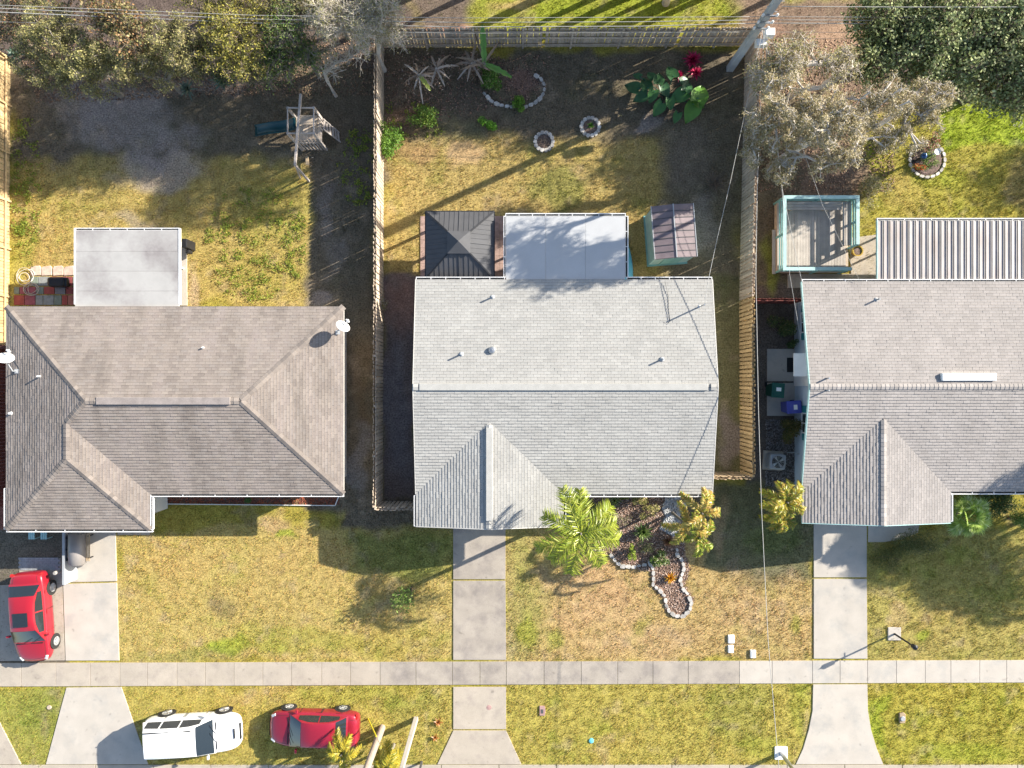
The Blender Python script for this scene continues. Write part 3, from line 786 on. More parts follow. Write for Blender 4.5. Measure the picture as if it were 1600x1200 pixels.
def gable_house(name, label, X0, X1, Y0, Y1, XW, YF, slope, pal, wallm, fasciam, wall_in=.55):
    """main ridge along x; front wing from X0 to XW reaching down to YF"""
    yr = (Y0 + Y1) / 2; half = (Y1 - Y0) / 2; zr = ZE + slope * half
    xm = (X0 + XW) / 2; hw = (XW - X0) / 2; zw = ZE + slope * hw; ya = Y0 + hw
    root = thing(name, label, 'house', ((X0 + X1) / 2, yr, 0))
    faces = [
        ([(X0, Y1, ZE), (X0, yr, zr), (X1, yr, zr), (X1, Y1, ZE)], (1, 0, 0), (X0, Y1, ZE)),
        ([(X0, Y0, ZE), (xm, ya, zw), (xm, yr, zr), (X0, yr, zr)], (1, 0, 0), (X0, Y0, ZE)),
        ([(XW, Y0, ZE), (X1, Y0, ZE), (X1, yr, zr), (xm, yr, zr), (xm, ya, zw)], (1, 0, 0), (X0, Y0, ZE)),
        ([(X0, YF, ZE), (xm, YF, zw), (xm, ya, zw), (X0, Y0, ZE)], (0, 1, 0), (X0, YF, ZE)),
        ([(XW, YF, ZE), (XW, Y0, ZE), (xm, ya, zw), (xm, YF, zw)], (0, 1, 0), (XW, YF, ZE))]
    dk = MB()
    for poly, _, _ in faces: dk.slab3([(p[0], p[1], p[2] - .002) for p in poly], .1)
    rf = dk.build('roof', M['fascia'] if fasciam is None else M[fasciam], root)
    sh = MB(); rs = random.Random(len(name) + int(X0))
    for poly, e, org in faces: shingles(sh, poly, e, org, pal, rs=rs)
    tag(sh.build('shingles', M['shingle_white'] if pal is WHITE else M['shingle_beige'], rf, fix=False), kind='stuff')
    # barge boards on the rakes
    fm = M[fasciam] if fasciam else M['fascia']
    for xx, s_ in ((X0 - .02, -1), (X1 + .02, 1)):
        q = MB(); q.bar((xx, Y0, ZE - .05), (xx, yr, zr - .05), .035, .14); q.bar((xx, yr, zr - .05), (xx, Y1, ZE - .05), .035, .14); q.build('barge_board', fm, root)
    q = MB(); q.bar((X0, YF - .02, ZE - .05), (xm, YF - .02, zw - .05), .035, .14); q.bar((xm, YF - .02, zw - .05), (XW, YF - .02, ZE - .05), .035, .14); q.build('barge_board', fm, root)
    # walls with gables
    i_ = wall_in
    w = MB()
    zt = ZE - .11
    sl = lambda d: ZE + slope * d - .12
    def gab(xa):   # gable end wall as prism
        w.add([(xa, Y0 + i_, zt), (xa, Y1 - i_, zt), (xa, Y1 - i_, sl(i_)), (xa, yr, sl(half)), (xa, Y0 + i_, sl(i_))], [(0, 1, 2, 3, 4)])
    pts = [(X0 + i_, YF + i_), (XW - i_, YF + i_), (XW - i_, Y0 + i_), (X1 - i_, Y0 + i_), (X1 - i_, Y1 - i_), (X0 + i_, Y1 - i_)]
    w.prism(pts, -.05, zt); 
    gab(X0 + i_); gab(X1 - i_)
    w.add([(X0 + i_, YF + i_, zt), (XW - i_, YF + i_, zt), (XW - i_, YF + i_, sl(i_)), (xm, YF + i_, sl(hw)), (X0 + i_, YF + i_, sl(i_))], [(0, 1, 2, 3, 4)])
    w.build('wall', M[wallm], root, fix=False)
    return root, dict(yr=yr, zr=zr, xm=xm, zw=zw, ya=ya)

# ---------------- middle house
hB, g = gable_house('house', 'middle house with pale grey shingle roof and white flat patio roof', -4.47, 9.32, -5.13, 4.86, 2.39, -6.62, .18, WHITE, 'stucco', None)
zr, yr = g['zr'], g['yr']
q = MB(); q.box(P(655, 605, zr).x, P(1106, 605, zr).x, yr - .16, yr + .16, zr - .02, zr + .06); q.build('ridge_vent', M['cap_white'], hB, bevel=.02)
cp = MB(); caps(cp, (-4.47, yr, zr + .02), (-4.2, yr, zr + .02), .3, palette=WHITE); caps(cp, (9.0, yr, zr + .02), (9.3, yr, zr + .02), .3, palette=WHITE)
caps(cp, (g['xm'], -6.6, g['zw'] + .01), (g['xm'], -6.2, g['zw'] + .01), .3, palette=WHITE); caps(cp, (g['xm'], -2.1, g['zw'] + .01), (g['xm'], g['ya'], g['zw'] + .01), .3, palette=WHITE)
cp.build('ridge_caps', M['shingle_white'], hB, fix=False)
q = MB(); q.box(g['xm'] - .15, g['xm'] + .15, -6.25, -2.0, g['zw'] - .02, g['zw'] + .09); q.build('ridge_vent', M['cap_white'], hB, bevel=.02)
gutter(hB, (2.39, -5.13, ZE), (9.32, -5.13, ZE), (0, -1, 0), .62)
gutter(hB, (2.39, -6.55, ZE), (2.39, -5.2, ZE), (1, 0, 0), .9)
gutter(hB, (-4.47, 4.86, ZE), (-.34, 4.86, ZE), (0, 1, 0), .62)
gutter(hB, (5.35, 4.86, ZE), (9.32, 4.86, ZE), (0, 1, 0), .62)
gutter(hB, (-4.47, -6.62, ZE), (-4.47, -5.2, ZE), (-1, 0, 0), .9, w=.09)
# flat patio roof with its posts
for i in range(3):
    q = MB(); q.box(-.28 + i * 1.8535, -.28 + (i + 1) * 1.8535 - .006, 4.87, 7.82, ZE - .14, ZE - .02 - .003 * i); q.build('roofing_strip', M['membrane'], hB, bevel=.006)
gutter(hB, (-.3, 7.83, ZE - .02), (5.3, 7.83, ZE - .02), (0, 1, 0), .62)
gutter(hB, (5.29, 4.98, ZE - .02), (5.29, 7.83, ZE - .02), (1, 0, 0), .62)
gutter(hB, (-.29, 4.98, ZE - .02), (-.29, 7.83, ZE - .02), (-1, 0, 0), .9, w=.09)
for xx in (-.2, 2.5, 5.2):
    q = MB(); q.box(xx - .05, xx + .05, 7.65, 7.75, 0, ZE - .14); q.build('post', M['white'], hB)
for (x, z0, w_, h_) in ((5.0, 1.4, 1.5, 1.1), (7.6, 1.4, 1.2, 1.1)): window(hB, (x, -5.13 + .55, z0), w_, h_, 'y', -1)
q = MB(); q.box(-3.2, -.2, -6.62 + .51, -6.62 + .548, 0, 2.1)
for i in range(1, 4): q.box(-3.2, -.2, -6.62 + .5, -6.62 + .51, i * .52 - .02, i * .52 + .02)
q.build('garage_door', M['white'], hB)
for y in (-2.5, 1.2): window(hB, (9.32 - .55, y, 1.4), 1., 1.1, 'x', 1); window(hB, (-4.47 + .55, y, 1.4), 1., 1.1, 'x', -1)

# ---------------- right house
hC, g3 = gable_house('house', 'right-hand house with beige shingle roof and teal trim', 13.51, 27.5, -5.01, 4.77, 20.43, -6.46, .18, BEIGE, 'stucco_blue', 'teal_pale', wall_in=.72)
gutter(hC, (20.43, -5.01, ZE), (27.5, -5.01, ZE), (0, -1, 0), .9)
gutter(hC, (13.51, 4.77, ZE), (27.5, 4.77, ZE), (0, 1, 0), .95, w=.1)
gutter(hC, (20.43, -6.4, ZE), (20.43, -5.1, ZE), (1, 0, 0), .9, w=.1)
cp = MB(); caps(cp, (13.51, g3['yr'], g3['zr'] + .01), (27.4, g3['yr'], g3['zr'] + .01), .26, palette=BEIGE); caps(cp, (g3['xm'], -6.46, g3['zw'] + .01), (g3['xm'], g3['ya'], g3['zw'] + .01), .26, palette=BEIGE)
cp.build('ridge_caps', M['shingle_white'], hC, fix=False)
# metal pan patio roof: each pan is one piece
x = P(1372, 390, ZE).x; yb, yt = 4.9, P(0, 344, ZE).y
pan = MB(); pan.box(0, .265, 0, yt - yb, 0, .02); pan.box(0, .05, 0, yt - yb, .02, .075); pan.box(.235, .265, 0, yt - yb, .02, .055)
pm_ = pan.mesh('roof_pan'); pm_.materials.append(M['panroof'])
for i in range(28): put('roof_pan', pm_, hC, (x + i * .298 - hC.location.x, yb - hC.location.y, ZE - .12))
gutter(hC, (x - .02, yt + .01, ZE - .06), (27.2, yt + .01, ZE - .06), (0, 1, 0), 1.2, w=.09)
for xx in (x + 1.3, x + 3, x + 6):
    q = MB(); q.box(xx - .04, xx + .04, yt - .3, yt - .22, 0, ZE - .13); q.build('post', M['white'], hC)
q = MB(); q.box(x - .03, x, 4.9, yt, ZE - .14, ZE - .03); q.build('edge_trim', M['teal_pale'], hC)
# skylight tube
a = P(1470, 583, 3.45); b_ = P(1555, 595, 3.45)
q = MB(); q.box(a.x, b_.x, b_.y, a.y, 3.3, 3.56); q.build('skylight', M['white'], hC, bevel=.03)
for y, h_ in ((3.0, 1.2), (-1.9, 1.0)): window(hC, (13.51 + .72, y, 1.5), .9, h_, 'x', -1, 'teal_dark')
window(hC, (22.5, -5.01 + .72, 1.4), 1.6, 1.1, 'y', -1, 'teal')
q = MB(); q.box(14.6, 17.4, -6.46 + .68, -6.46 + .718, 0, 2.1)
for i in range(1, 4): q.box(14.6, 17.4, -6.46 + .67, -6.46 + .68, i * .52 - .02, i * .52 + .02)
q.build('garage_door', M['white'], hC)
# awning over the side door
a = P(1241, 552, 2.0); c_ = P(1258, 588, 2.0)
q = MB(); q.slab3([(a.x, c_.y, 1.95), (14.22, c_.y, 2.3), (14.22, a.y, 2.3), (a.x, a.y, 1.95)], .05); q.build('awning', M['teal_pale'] if False else M['white'], hC)
q = MB(); q.box(14.2, 14.226, -.1, .95, 0, 1.95); q.build('door', M['white'], hC)

# ---------------- left house (hip roof)
A = dict(x0=-23.56, x1=-7.84, y1=3.61, y0=-5.13, yw=-6.77, xw=-16.85); S1 = .25
hm = (A['y1'] - A['y0']) / 2; z1r = ZE + S1 * hm; yrr = (A['y0'] + A['y1']) / 2
R0 = (A['x0'] + hm, yrr, z1r); R1 = (A['x1'] - hm, yrr, z1r)
hw = (A['xw'] - A['x0']) / 2; z1w = ZE + S1 * hw
T = (A['x0'] + hw, A['y0'] + hw, z1w); W1 = (A['x0'] + hw, A['yw'] + hw, z1w)
c3 = lambda x, y: (x, y, ZE)
x0, x1, y1, y0, yw, xw = (A[k] for k in ('x0', 'x1', 'y1', 'y0', 'yw', 'xw'))
hA = thing('house', 'left house with weathered brown hipped shingle roof', 'house', ((x0 + x1) / 2, (y0 + y1) / 2, 0))
fA = [([c3(x0, y1), R0, R1, c3(x1, y1)], (1, 0, 0), c3(x0, y1)),
      ([c3(x1, y1), R1, c3(x1, y0)], (0, 1, 0), c3(x1, y0)),
      ([c3(xw, y0), c3(x1, y0), R1, R0, T], (1, 0, 0), c3(xw, y0)),
      ([c3(x0, T[1]), c3(x0, yw), W1, T], (0, 1, 0), c3(x0, yw)),
      ([c3(x0, y1), c3(x0, T[1]), T, R0], (0, 1, 0), c3(x0, yw)),
      ([c3(xw, yw), c3(xw, y0), T, W1], (0, 1, 0), c3(xw, yw)),
      ([c3(x0, yw), c3(xw, yw), W1], (1, 0, 0), c3(x0, yw))]
dk = MB()
for poly, _, _ in fA: dk.slab3([(p[0], p[1], p[2] - .002) for p in poly], .1)
rfA = dk.build('roof', M['fascia'], hA)
sh = MB(); rs = random.Random(3)
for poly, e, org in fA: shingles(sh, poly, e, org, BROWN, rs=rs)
tag(sh.build('shingles', mat('shingle_brown', (1, 1, 1), rough=.9, attr=True, var=.19, scale=.8, var2=.14, scale2=45, spec=.1, stretch=(1.7, .45, 1), c2=(.225, .19, .175), c2scale=.8, c2lo=.5, c2hi=.78), rfA, fix=False), kind='stuff')
cp = MB()
BC = [(.24, .205, .18), (.21, .18, .16), (.27, .23, .20)]
for p0, p1 in ((c3(x0, y1), R0), (c3(x1, y1), R1), (c3(x1, y0), R1), (R0, T), (c3(x0, yw), W1), (c3(xw, yw), W1), (W1, T), (R0, (R0[0] + .6, R0[1], R0[2])), ((R1[0] - .5, R1[1], R1[2]), R1)):
    caps(cp, p0, p1, .3, palette=BC, z=.028)
tag(cp.build('hip_caps', M['shingle_white'], hA, fix=False), kind='stuff')
q = MB(); q.box(R0[0] + .5, R1[0] - .45, yrr - .17, yrr + .17, z1r - .02, z1r + .07); q.build('ridge_vent', M['cap_brown'], hA, bevel=.02)
i_ = .5
w = MB(); w.prism([(x0 + i_, yw + i_), (xw - i_, yw + i_), (xw - i_, y0 + i_), (x1 - i_, y0 + i_), (x1 - i_, y1 - i_), (x0 + i_, y1 - i_)], -.05, ZE - .11)
w.build('wall', M['stucco'], hA)
gutter(hA, (xw, y0, ZE), (x1, y0, ZE), (0, -1, 0), 1.3, w=.11)
gutter(hA, (x0, yw, ZE), (xw + .1, yw, ZE), (0, -1, 0), 1.3, w=.12)
gutter(hA, (xw, yw, ZE), (xw, y0 - .12, ZE), (1, 0, 0), 1.3, w=.12)
gutter(hA, (x0, yw, ZE), (x0, yw + 1.9, ZE), (-1, 0, 0), 1.3, w=.1)
for x in (-14.5, -10.5): window(hA, (x, y0 + i_, 1.4), 1.5, 1.1, 'y', -1)
window(hA, (x1 - i_, -1, 1.4), 1.1, 1.1, 'x', 1)
# flat patio roof laid in strips
xa, xb = P(118, 0, 2.5).x, P(280, 0, 2.5).x; ya_, yb_ = P(0, 479, 2.5).y, P(0, 360, 2.5).y
ys = [ya_, P(0, 455, 2.5).y, P(0, 424, 2.5).y, P(0, 393, 2.5).y, yb_]
for i in range(4):
    q = MB(); q.box(xa, xb, ys[i] + .006, ys[i + 1], ZE - .16, ZE - .06 - i * .006); q.build('roofing_strip', M['membrane_old'], hA, bevel=.006)
gutter(hA, (xa, yb_, ZE - .08), (xb, yb_, ZE - .08), (0, 1, 0), .78, w=.1)
for xx, s_ in ((xa - .02, -1), (xb + .02, 1)):
    q = MB(); q.box(xx - .025, xx + .025, ya_ + .1, yb_ + .1, ZE - .2, ZE - .05); q.build('edge_trim', M['metal_white'], hA)
for xx in (xa + .1, xb - 1.):
    q = MB(); q.box(xx - .04, xx + .04, yb_ - 1.4, yb_ - 1.32, 0, ZE - .16); q.build('post', M['white'], hA)

# ---------------- roof pipes and dishes
def pipe(parent, px, py, z, h=.35, r=.04, m='grey_paint', nm='vent_pipe'):
    p = P(px, py, z + h)
    q = MB(); q.tube([(p.x, p.y, z - .1), (p.x, p.y, z + h)], r, 10); q.lathe([(.12, z), (.1, z + .03), (r, z + .07)], (p.x, p.y, 0), 12)
    q.build(nm, M[m], parent, smooth=False)
pipe(hB, 769, 463, 2.75); pipe(hB, 720, 553, 3.25); pipe(hB, 1037, 561, 3.3, .35)
p = P(769, 547, 3.25)
q = MB(); q.lathe([(.17, 3.15), (.17, 3.3), (.13, 3.36), (.02, 3.38)], (p.x, p.y, 0), 16); q.build('roof_vent', M['steel'], hB, smooth=False, bevel=.01)
pipe(hB, 1101, 476, 2.8, .95, .035, 'steel', 'service_mast')
pipe(hA, 316, 543, 3.0, .25, .04, 'metal_white'); pipe(hA, 58, 588, 2.95, .35, .04, 'metal_white'); pipe(hA, 14, 646, 2.65, .2, .05, 'metal_white'); 
pipe(hC, 1375, 467, 2.75, .35); pipe(hC, 1296, 591, 3.3, .4, .04, 'steel'); pipe(hC, 1296, 610, 3.25, .5, .035)

def dish(label, base, cpt, nrm, r):
    root = thing('satellite_dish', label, 'satellite dish', base)
    c = Vector(cpt); n = Vector(nrm).normalized(); R_ = n.to_track_quat('Z', 'Y').to_matrix()
    q = MB(); prof = [(r * t, r * .22 * t * t) for t in (.02, .3, .6, .85, 1)]
    q.lathe(prof + [(r * t, r * .22 * t * t - .02) for t in (1, .8, .5, .02)], c, 28, rot=R_); q.build('reflector', M['metal_white'], root, smooth=True)
    lp = c + n * r * 1.0 + R_ @ Vector((0, -r * .55, 0))
    q = MB(); q.bar(c - n * .02 + R_ @ Vector((0, -r * .9, 0)), lp, .035); q.build('feed_arm', M['grey_paint'], root)
    q = MB(); q.tube([lp - n * -.05, lp - n * .07], .05, 10); q.bar(lp - R_ @ Vector((.1, 0, 0)), lp + R_ @ Vector((.1, 0, 0)), .06, .05); q.build('receiver', M['metal_white'], root)
    b = Vector(base)
    q = MB(); q.tube([b, b + Vector((0, 0, .25)), c - n * .04], .025, 8); q.obox(b, (.2, .2, .02)); q.build('mast', M['grey_paint'], root)
dish('white satellite dish at the right corner of the brown hipped roof', P(528, 519, 2.75), P(535, 511, 3.45), (.55, .62, .55), .33)
dish('white satellite dish with bent mast at the left edge of the brown roof', P(26, 580, 2.8), P(8, 561, 3.5), (.35, .75, .55), .36)

# ------------------------------------------------------------------ fences
pk = MB(); pk.add([(0, 0, 0), (.14, 0, 0), (.14, 0, 1.78), (.105, 0, 1.83), (.035, 0, 1.83), (0, 0, 1.78), (0, .018, 0), (.14, .018, 0), (.14, .018, 1.78), (.105, .018, 1.83), (.035, .018, 1.83), (0, .018, 1.78)],
                  [(0, 1, 2, 3, 4, 5), (11, 10, 9, 8, 7, 6)] + [(i, 6 + i, 6 + (i + 1) % 6, (i + 1) % 6) for i in range(6)])
def fence(label, a, b, m='wood_grey', pitch=.2, shadowbox=True, h=1.83, rails_on=None, jit=.02, gaps=()):
    a = Vector(a); b = Vector(b); a.z = b.z = 0
    d = b - a; L_ = d.length; rz = math.atan2(d.y, d.x)
    root = thing('fence', label, 'fence', a, rz)
    me = pk.mesh('picket'); me.materials.append(M[m]); sc = h / 1.83
    n = int(L_ / pitch)
    for i in range(n):
        x = i * pitch
        for side in ((0, 1) if shadowbox else (0,)):
            if side == 1: xx, yy = x + pitch / 2, -.07
            else: xx, yy = x, .05
            if xx + .14 > L_ or random.random() < .004: continue
            put('picket', me, root, (xx + random.uniform(-.006, .006), yy, random.uniform(-.02, .02)), (random.uniform(-.012, .012), random.uniform(-jit, jit), 0), (1, 1, sc * random.uniform(.985, 1.01)))
    for z in (.35, 1.0, 1.6):
        q = MB(); q.box(0, L_, -.048, -.004, z * sc, z * sc + .085); q.build('rail', M[m], root, local=True)
    pm = MB(); pm.box(-.045, .045, -.045, .045, -.1, 1.8 * sc)
    pme = pm.mesh('post'); pme.materials.append(M[m])
    for i in range(int(L_ / 2.4) + 1): put('post', pme, root, (min(i * 2.4 + .05, L_ - .05), .005 - .0, 0))
    return root
fence('grey picket fence across the back of the middle yard', P(592, 76), P(1166, 74), 'wood_grey', .155, False)
fence('weathered shadowbox fence between the left and middle yards', P(596, 783), P(598, 76), 'wood_grey', .172)
fence('grey shaded fence between the middle yard and the deck yard', P(1157, 470), P(1166, 78), 'wood_grey', .172)
fence('sun-bleached tan fence beside the right wall of the middle house', P(1158, 738), P(1157, 470), 'wood_new', .2)
fence('short picket fence joining the middle house to its left fence', P(596, 785), P(676, 785), 'wood_grey', .2)
fence('short tan fence closing the narrow yard right of the middle house', P(1098, 739), P(1158, 739), 'wood_tan', .2)
fence('tan board fence at the left edge of the left yard', P(16, 540), P(18, 92), 'wood_new', .155, False)
fence('low rust-red fence between the deck yard and the side passage', P(1158, 474), P(1236, 474), 'wood_red', .16, False, h=1.5)
b = MB()
q = thing('fence', 'dark red board wall at the left edge beside the brown roof', 'fence', P(8, 790))
me = pk.mesh('picket'); me.materials.append(M['wood_red'])
for i in range(44): put('picket', me, q, (0, i * .18, 0), (0, 0, math.pi / 2), (1, 1, .9))
# ------------------------------------------------------------------ cars
def car(name, label, loc, heading, paint, kind, group=None, sunroof=False):
    """x forward; built round its own origin then turned"""
    root = thing(name, label, 'car', loc, heading, group)
    if kind == 'sedan':
        L_, W_, H_ = 4.5, 1.76, 1.45; wb = 2.68; wr = .32
        st = [(-2.24, .52, .40, .62), (-2.2, .70, .30, .82), (-2.05, .80, .24, .97), (-1.7, .86, .22, 1.0), (-1.0, .88, .20, .96), (0, .88, .20, .94), (.85, .88, .20, .96), (1.35, .86, .22, .90), (1.8, .81, .24, .80), (2.1, .70, .30, .70), (2.24, .50, .36, .56)]
        gx = [(1.15, .90), (.42, 1.36), (-.1, 1.43), (-.75, 1.40), (-1.15, 1.33), (-1.75, .97)]; wbel, wtop = .80, .57; ia, ib = 1, 4
        doors = [(-1.35, -.42), (-.36, .62)]
    else:
        L_, W_, H_ = 4.72, 1.86, 1.7; wb = 2.85; wr = .36
        st = [(-2.34, .66, .45, .75), (-2.3, .82, .34, 1.0), (-2.15, .90, .28, 1.08), (-1.6, .93, .26, 1.08), (-.8, .93, .24, 1.06), (0, .93, .24, 1.05), (.9, .93, .24, 1.08), (1.4, .91, .26, 1.04), (1.9, .87, .28, .97), (2.2, .76, .34, .84), (2.36, .55, .42, .62)]
        gx = [(1.22, 1.04), (.48, 1.58), (-.1, 1.68), (-1.2, 1.67), (-2.0, 1.60), (-2.26, 1.08)]; wbel, wtop = .86, .68; ia, ib = 1, 4
        doors = [(-2.0, -1.3), (-1.22, -.36), (-.28, .64)]
    pm_ = M[paint]
    # lower body: loft of cross sections
    b = MB(); rings = []
    for (x, w, zb, zt) in st:
        zm = zb + (zt - zb) * .55
        half = [(0, zb), (w * .8, zb), (w * .97, zb + .08), (w, zm), (w * .985, zt - .1), (w * .90, zt - .02), (w * .5, zt + .025), (0, zt + .035)]
        ring = half + [(-y, z) for y, z in half[-2:0:-1]]
        rings.append([(x, y, z) for y, z in ring])
    n = len(rings[0])
    vv = [p for r in rings for p in r]; ff = []
    for i in range(len(rings) - 1):
        for k_ in range(n): ff.append((i * n + k_, i * n + (k_ + 1) % n, (i + 1) * n + (k_ + 1) % n, (i + 1) * n + k_))
    ff += [tuple(range(n)), tuple((len(rings) - 1) * n + k_ for k_ in range(n))]
    b.add(vv, ff); body = b.build('body', pm_, root, smooth=True, local=True, sub=2)
    # greenhouse
    zbelt = lambda x: np.interp(x, [s[0] for s in st], [s[3] for s in st]) - .02
    def sect(i, f=0.):
        x, z = gx[i]
        t = (z - zbelt(x)) / (H_ - .95 if kind == 'sedan' else H_ - 1.06); t = max(0, min(1, t))
        wt = wbel + (wtop - wbel) * t
        return x, z, wt
    g = MB(); R_ = []
    for i in range(len(gx)):
        x, z, wt = sect(i)
        zb_ = zbelt(x) - .02
        if i in (0, len(gx) - 1): zb_ = z - .05
        wl = wbel if i not in (0, len(gx) - 1) else wbel * .96
        R_.append([(x, -wl, zb_), (x, -wt, z - .03 if i in range(1, 5) else z), (x, -wt * .86, z + .012 if i in range(1, 5) else z + .01), (x, -wt * .4, z + .035), (x, 0, z + .04), (x, wt * .4, z + .035), (x, wt * .86, z + .012 if i in range(1, 5) else z + .01), (x, wt, z - .03 if i in range(1, 5) else z), (x, wl, zb_)])
    m_ = len(R_[0]); vv = [p for r in R_ for p in r]; ff = []
    for i in range(len(R_) - 1):
        for k_ in range(m_ - 1): ff.append((i * m_ + k_, (i + 1) * m_ + k_, (i + 1) * m_ + k_ + 1, i * m_ + k_ + 1))
    g.add(vv, ff); roof = g.build('roof', pm_, root, local=True, fix=True)
    me = roof.data; me.polygons.foreach_set('use_smooth', [True] * len(me.polygons))
    try:
        me.set_sharp_from_angle(angle=math.radians(28))
    except Exception: pass
    # glass sheets following the greenhouse
    def lerp(a, b_, t): return Vector(a) * (1 - t) + Vector(b_) * t
    def glasspatch(nm, ra, rb, t0, t1, k0=1, k1=7, inset=.06):
        vv = []; ff = []
        for j, t in enumerate((t0, (t0 + t1) / 2, t1)):
            for k_ in range(k0, k1 + 1):
                p = lerp(ra[k_], rb[k_], t)
                if k_ == k0: p = lerp(p, lerp(ra[k_ + 1], rb[k_ + 1], t), inset * 3)
                if k_ == k1: p = lerp(p, lerp(ra[k_ - 1], rb[k_ - 1], t), inset * 3)
                vv.append(p)
        q = k1 - k0 + 1
        nn = (Vector(rb[4]) - Vector(ra[4])).cross(Vector((0, 1, 0))).normalized()
        if nn.z < 0: nn = -nn
        vv = [v + nn * .012 for v in vv]
        for j in range(2):
            for k_ in range(q - 1): ff.append((j * q + k_, j * q + k_ + 1, (j + 1) * q + k_ + 1, (j + 1) * q + k_))
        mb = MB(); mb.add(vv, ff); return mb.build(nm, M['carglass'], root, smooth=True, local=True)
    glasspatch('windshield', R_[0], R_[1], .08, .96)
    glasspatch('rear_window', R_[-2], R_[-1], .1, .85 if kind == 'sedan' else .7)
    # side windows
    for s_ in (-1, 1):
        for (xa, xb) in doors:
            def side(x, t):
                xs_ = [p[0] for p in gx][::-1]
                zt = np.interp(x, xs_, [R_[i][1][2] for i in range(len(gx))][::-1]); wt = np.interp(x, xs_, [-R_[i][1][1] for i in range(len(gx))][::-1])
                zb_ = zbelt(x) + .02
                z = zb_ + (zt - zb_) * t
                f = (z - (zbelt(x) - .02)) / max(.05, zt - zbelt(x) + .02)
                wl = np.interp(x, xs_, [-R_[i][0][1] for i in range(len(gx))][::-1])
                return Vector((x, s_ * (wl + (wt - wl) * f + .01), z))
            xm_ = (xa + xb) / 2
            mb = MB(); vs2 = [side(xa, .04), side(xm_, .04), side(xb, .04), side(xb, .84), side(xm_, .84), side(xa, .84)]
            mb.add(vs2, [(0, 1, 4, 5), (1, 2, 3, 4)]); mb.build('side_window', M['carglass'], root, local=True)
    # wheels, arches
    for sx in (-1, 1):
        for sy in (-1, 1):
            cx, cy = sx * wb / 2 + (.02 if kind == 'sedan' else .0), sy * (W_ / 2 - .035)
            rot = Matrix.Rotation(math.pi / 2, 3, 'X')
            ar = MB(); ar.lathe([(wr + .06, -.012), (wr + .06, .012)], (cx, sy * (W_ / 2 - .012), wr + .02), 24, rot=rot); ar.build('wheel_arch', M['dark'], root, local=True)
            ty = MB(); ty.lathe([(wr * .62, -.11), (wr * .92, -.11), (wr, -.07), (wr, .07), (wr * .92, .11), (wr * .62, .11)], (cx, cy - sy * .06, wr), 26, rot=rot)
            w_ = ty.build('wheel', M['rubber'], root, smooth=False, local=True)
            rm = MB(); yc = cy + sy * .055
            rm.lathe([(wr * .66, -.006), (wr * .66, .006), (wr * .57, .012), (wr * .57, -.006)], (cx, yc, wr), 24, rot=rot)
            for a in range(7):
                th = a * 2 * math.pi / 7
                rm.bar((cx, yc, wr), (cx + wr * .6 * math.cos(th), yc, wr + wr * .6 * math.sin(th)), .06, .015)
            rm.lathe([(.06, -.02), (.05, .02)], (cx, yc, wr), 12, rot=rot)
            rm.build('rim', M['rim'], w_, local=True)
    hz = (.72 if kind == 'sedan' else .86)
    for sy in (-1, 1):
        q = MB(); q.obox((L_ / 2 - .27, sy * .575, hz - .045), (.26, .20, .10), rot=Matrix.Rotation(-sy * .45, 3, 'Z') @ Matrix.Rotation(.3, 3, 'Y')); q.build('headlight', M['lens'], root, local=True, bevel=.03)
        q = MB(); q.obox((-L_ / 2 + .13, sy * .68, hz + .10), (.14, .24, .15), rotz=sy * .35); q.build('tail_light', M['lens_red'], root, local=True, bevel=.03)
        xm_ = .78 if kind == 'sedan' else .85
        q = MB(); q.obox((xm_, sy * (W_ / 2 + .09), zbelt(xm_) + .06), (.10, .18, .12)); q.bar((xm_, sy * (W_ / 2 - .035), zbelt(xm_) + .0), (xm_, sy * (W_ / 2 + .05), zbelt(xm_) + .05), .04); q.build('wing_mirror', pm_, root, local=True, bevel=.025)
        for (xa, xb) in doors[-2:]:
            q = MB(); q.obox((xa + .1, sy * (W_ / 2 + .008), zbelt(xa) - .10), (.16, .02, .03)); q.build('door_handle', pm_, root, local=True)
    q = MB()
    xh = gx[0][0]
    for sy in (-1, 1): q.bar((xh + .04, sy * .2 - .1, zbelt(xh) + .05), (xh - .16, sy * .2 + .42, zbelt(xh) + .22), .018)
    q.bar((xh + .05, -.66, zbelt(xh) + .035), (xh + .05, .66, zbelt(xh) + .035), .05, .012)
    q.build('wiper', M['black'], root, local=True)
    q = MB(); fw = .5
    q.obox((L_ / 2 - .055, 0, hz - .18), (.06, .8, .16)); q.build('grille', M['black'], root, local=True, bevel=.02)
    if kind == 'suv':
        q = MB(); q.obox((L_ / 2 - .24, 0, hz + .10), (.07, .5, .04), rot=Matrix.Rotation(.42, 3, 'Y')); q.build('hood_vent', M['black'], root, local=True, bevel=.01)
        for sy in (-1, 1):
            q = MB(); q.bar((.35, sy * .58, 1.665), (-1.95, sy * .58, 1.675), .035); q.build('roof_rail', M['white_paint'], root, local=True)
    if sunroof:
        q = MB(); q.box(-.45, .22, -.36, .36, 1.462, 1.475); q.build('sunroof', M['carglass'], root, local=True, bevel=.01)
    # number plate recess and shut lines
        q = MB()
    for sy in (-1, 1):
        for x in sorted({a for d in doors[-2:] for a in d}):
            q.obox((x + .03 * (x > 0), sy * (W_ / 2 - .0015), .62 if kind == 'sedan' else .68), (.012, .012, .5))
    q.build('shut_lines', M['dark'], root, local=True)
    # panel gaps laid on the finished body surface
    bpy.context.view_layer.update()
    ev = body.evaluated_get(bpy.context.evaluated_depsgraph_get())
    def drop(pts, d):
        out = []
        for p in pts:
            ok, loc_, nn, _ = ev.ray_cast(Vector(p), Vector(d))
            if ok: out.append(loc_ + nn * .001)
        return out
    q = MB(); xh = gx[0][0]; xr = gx[-1][0]
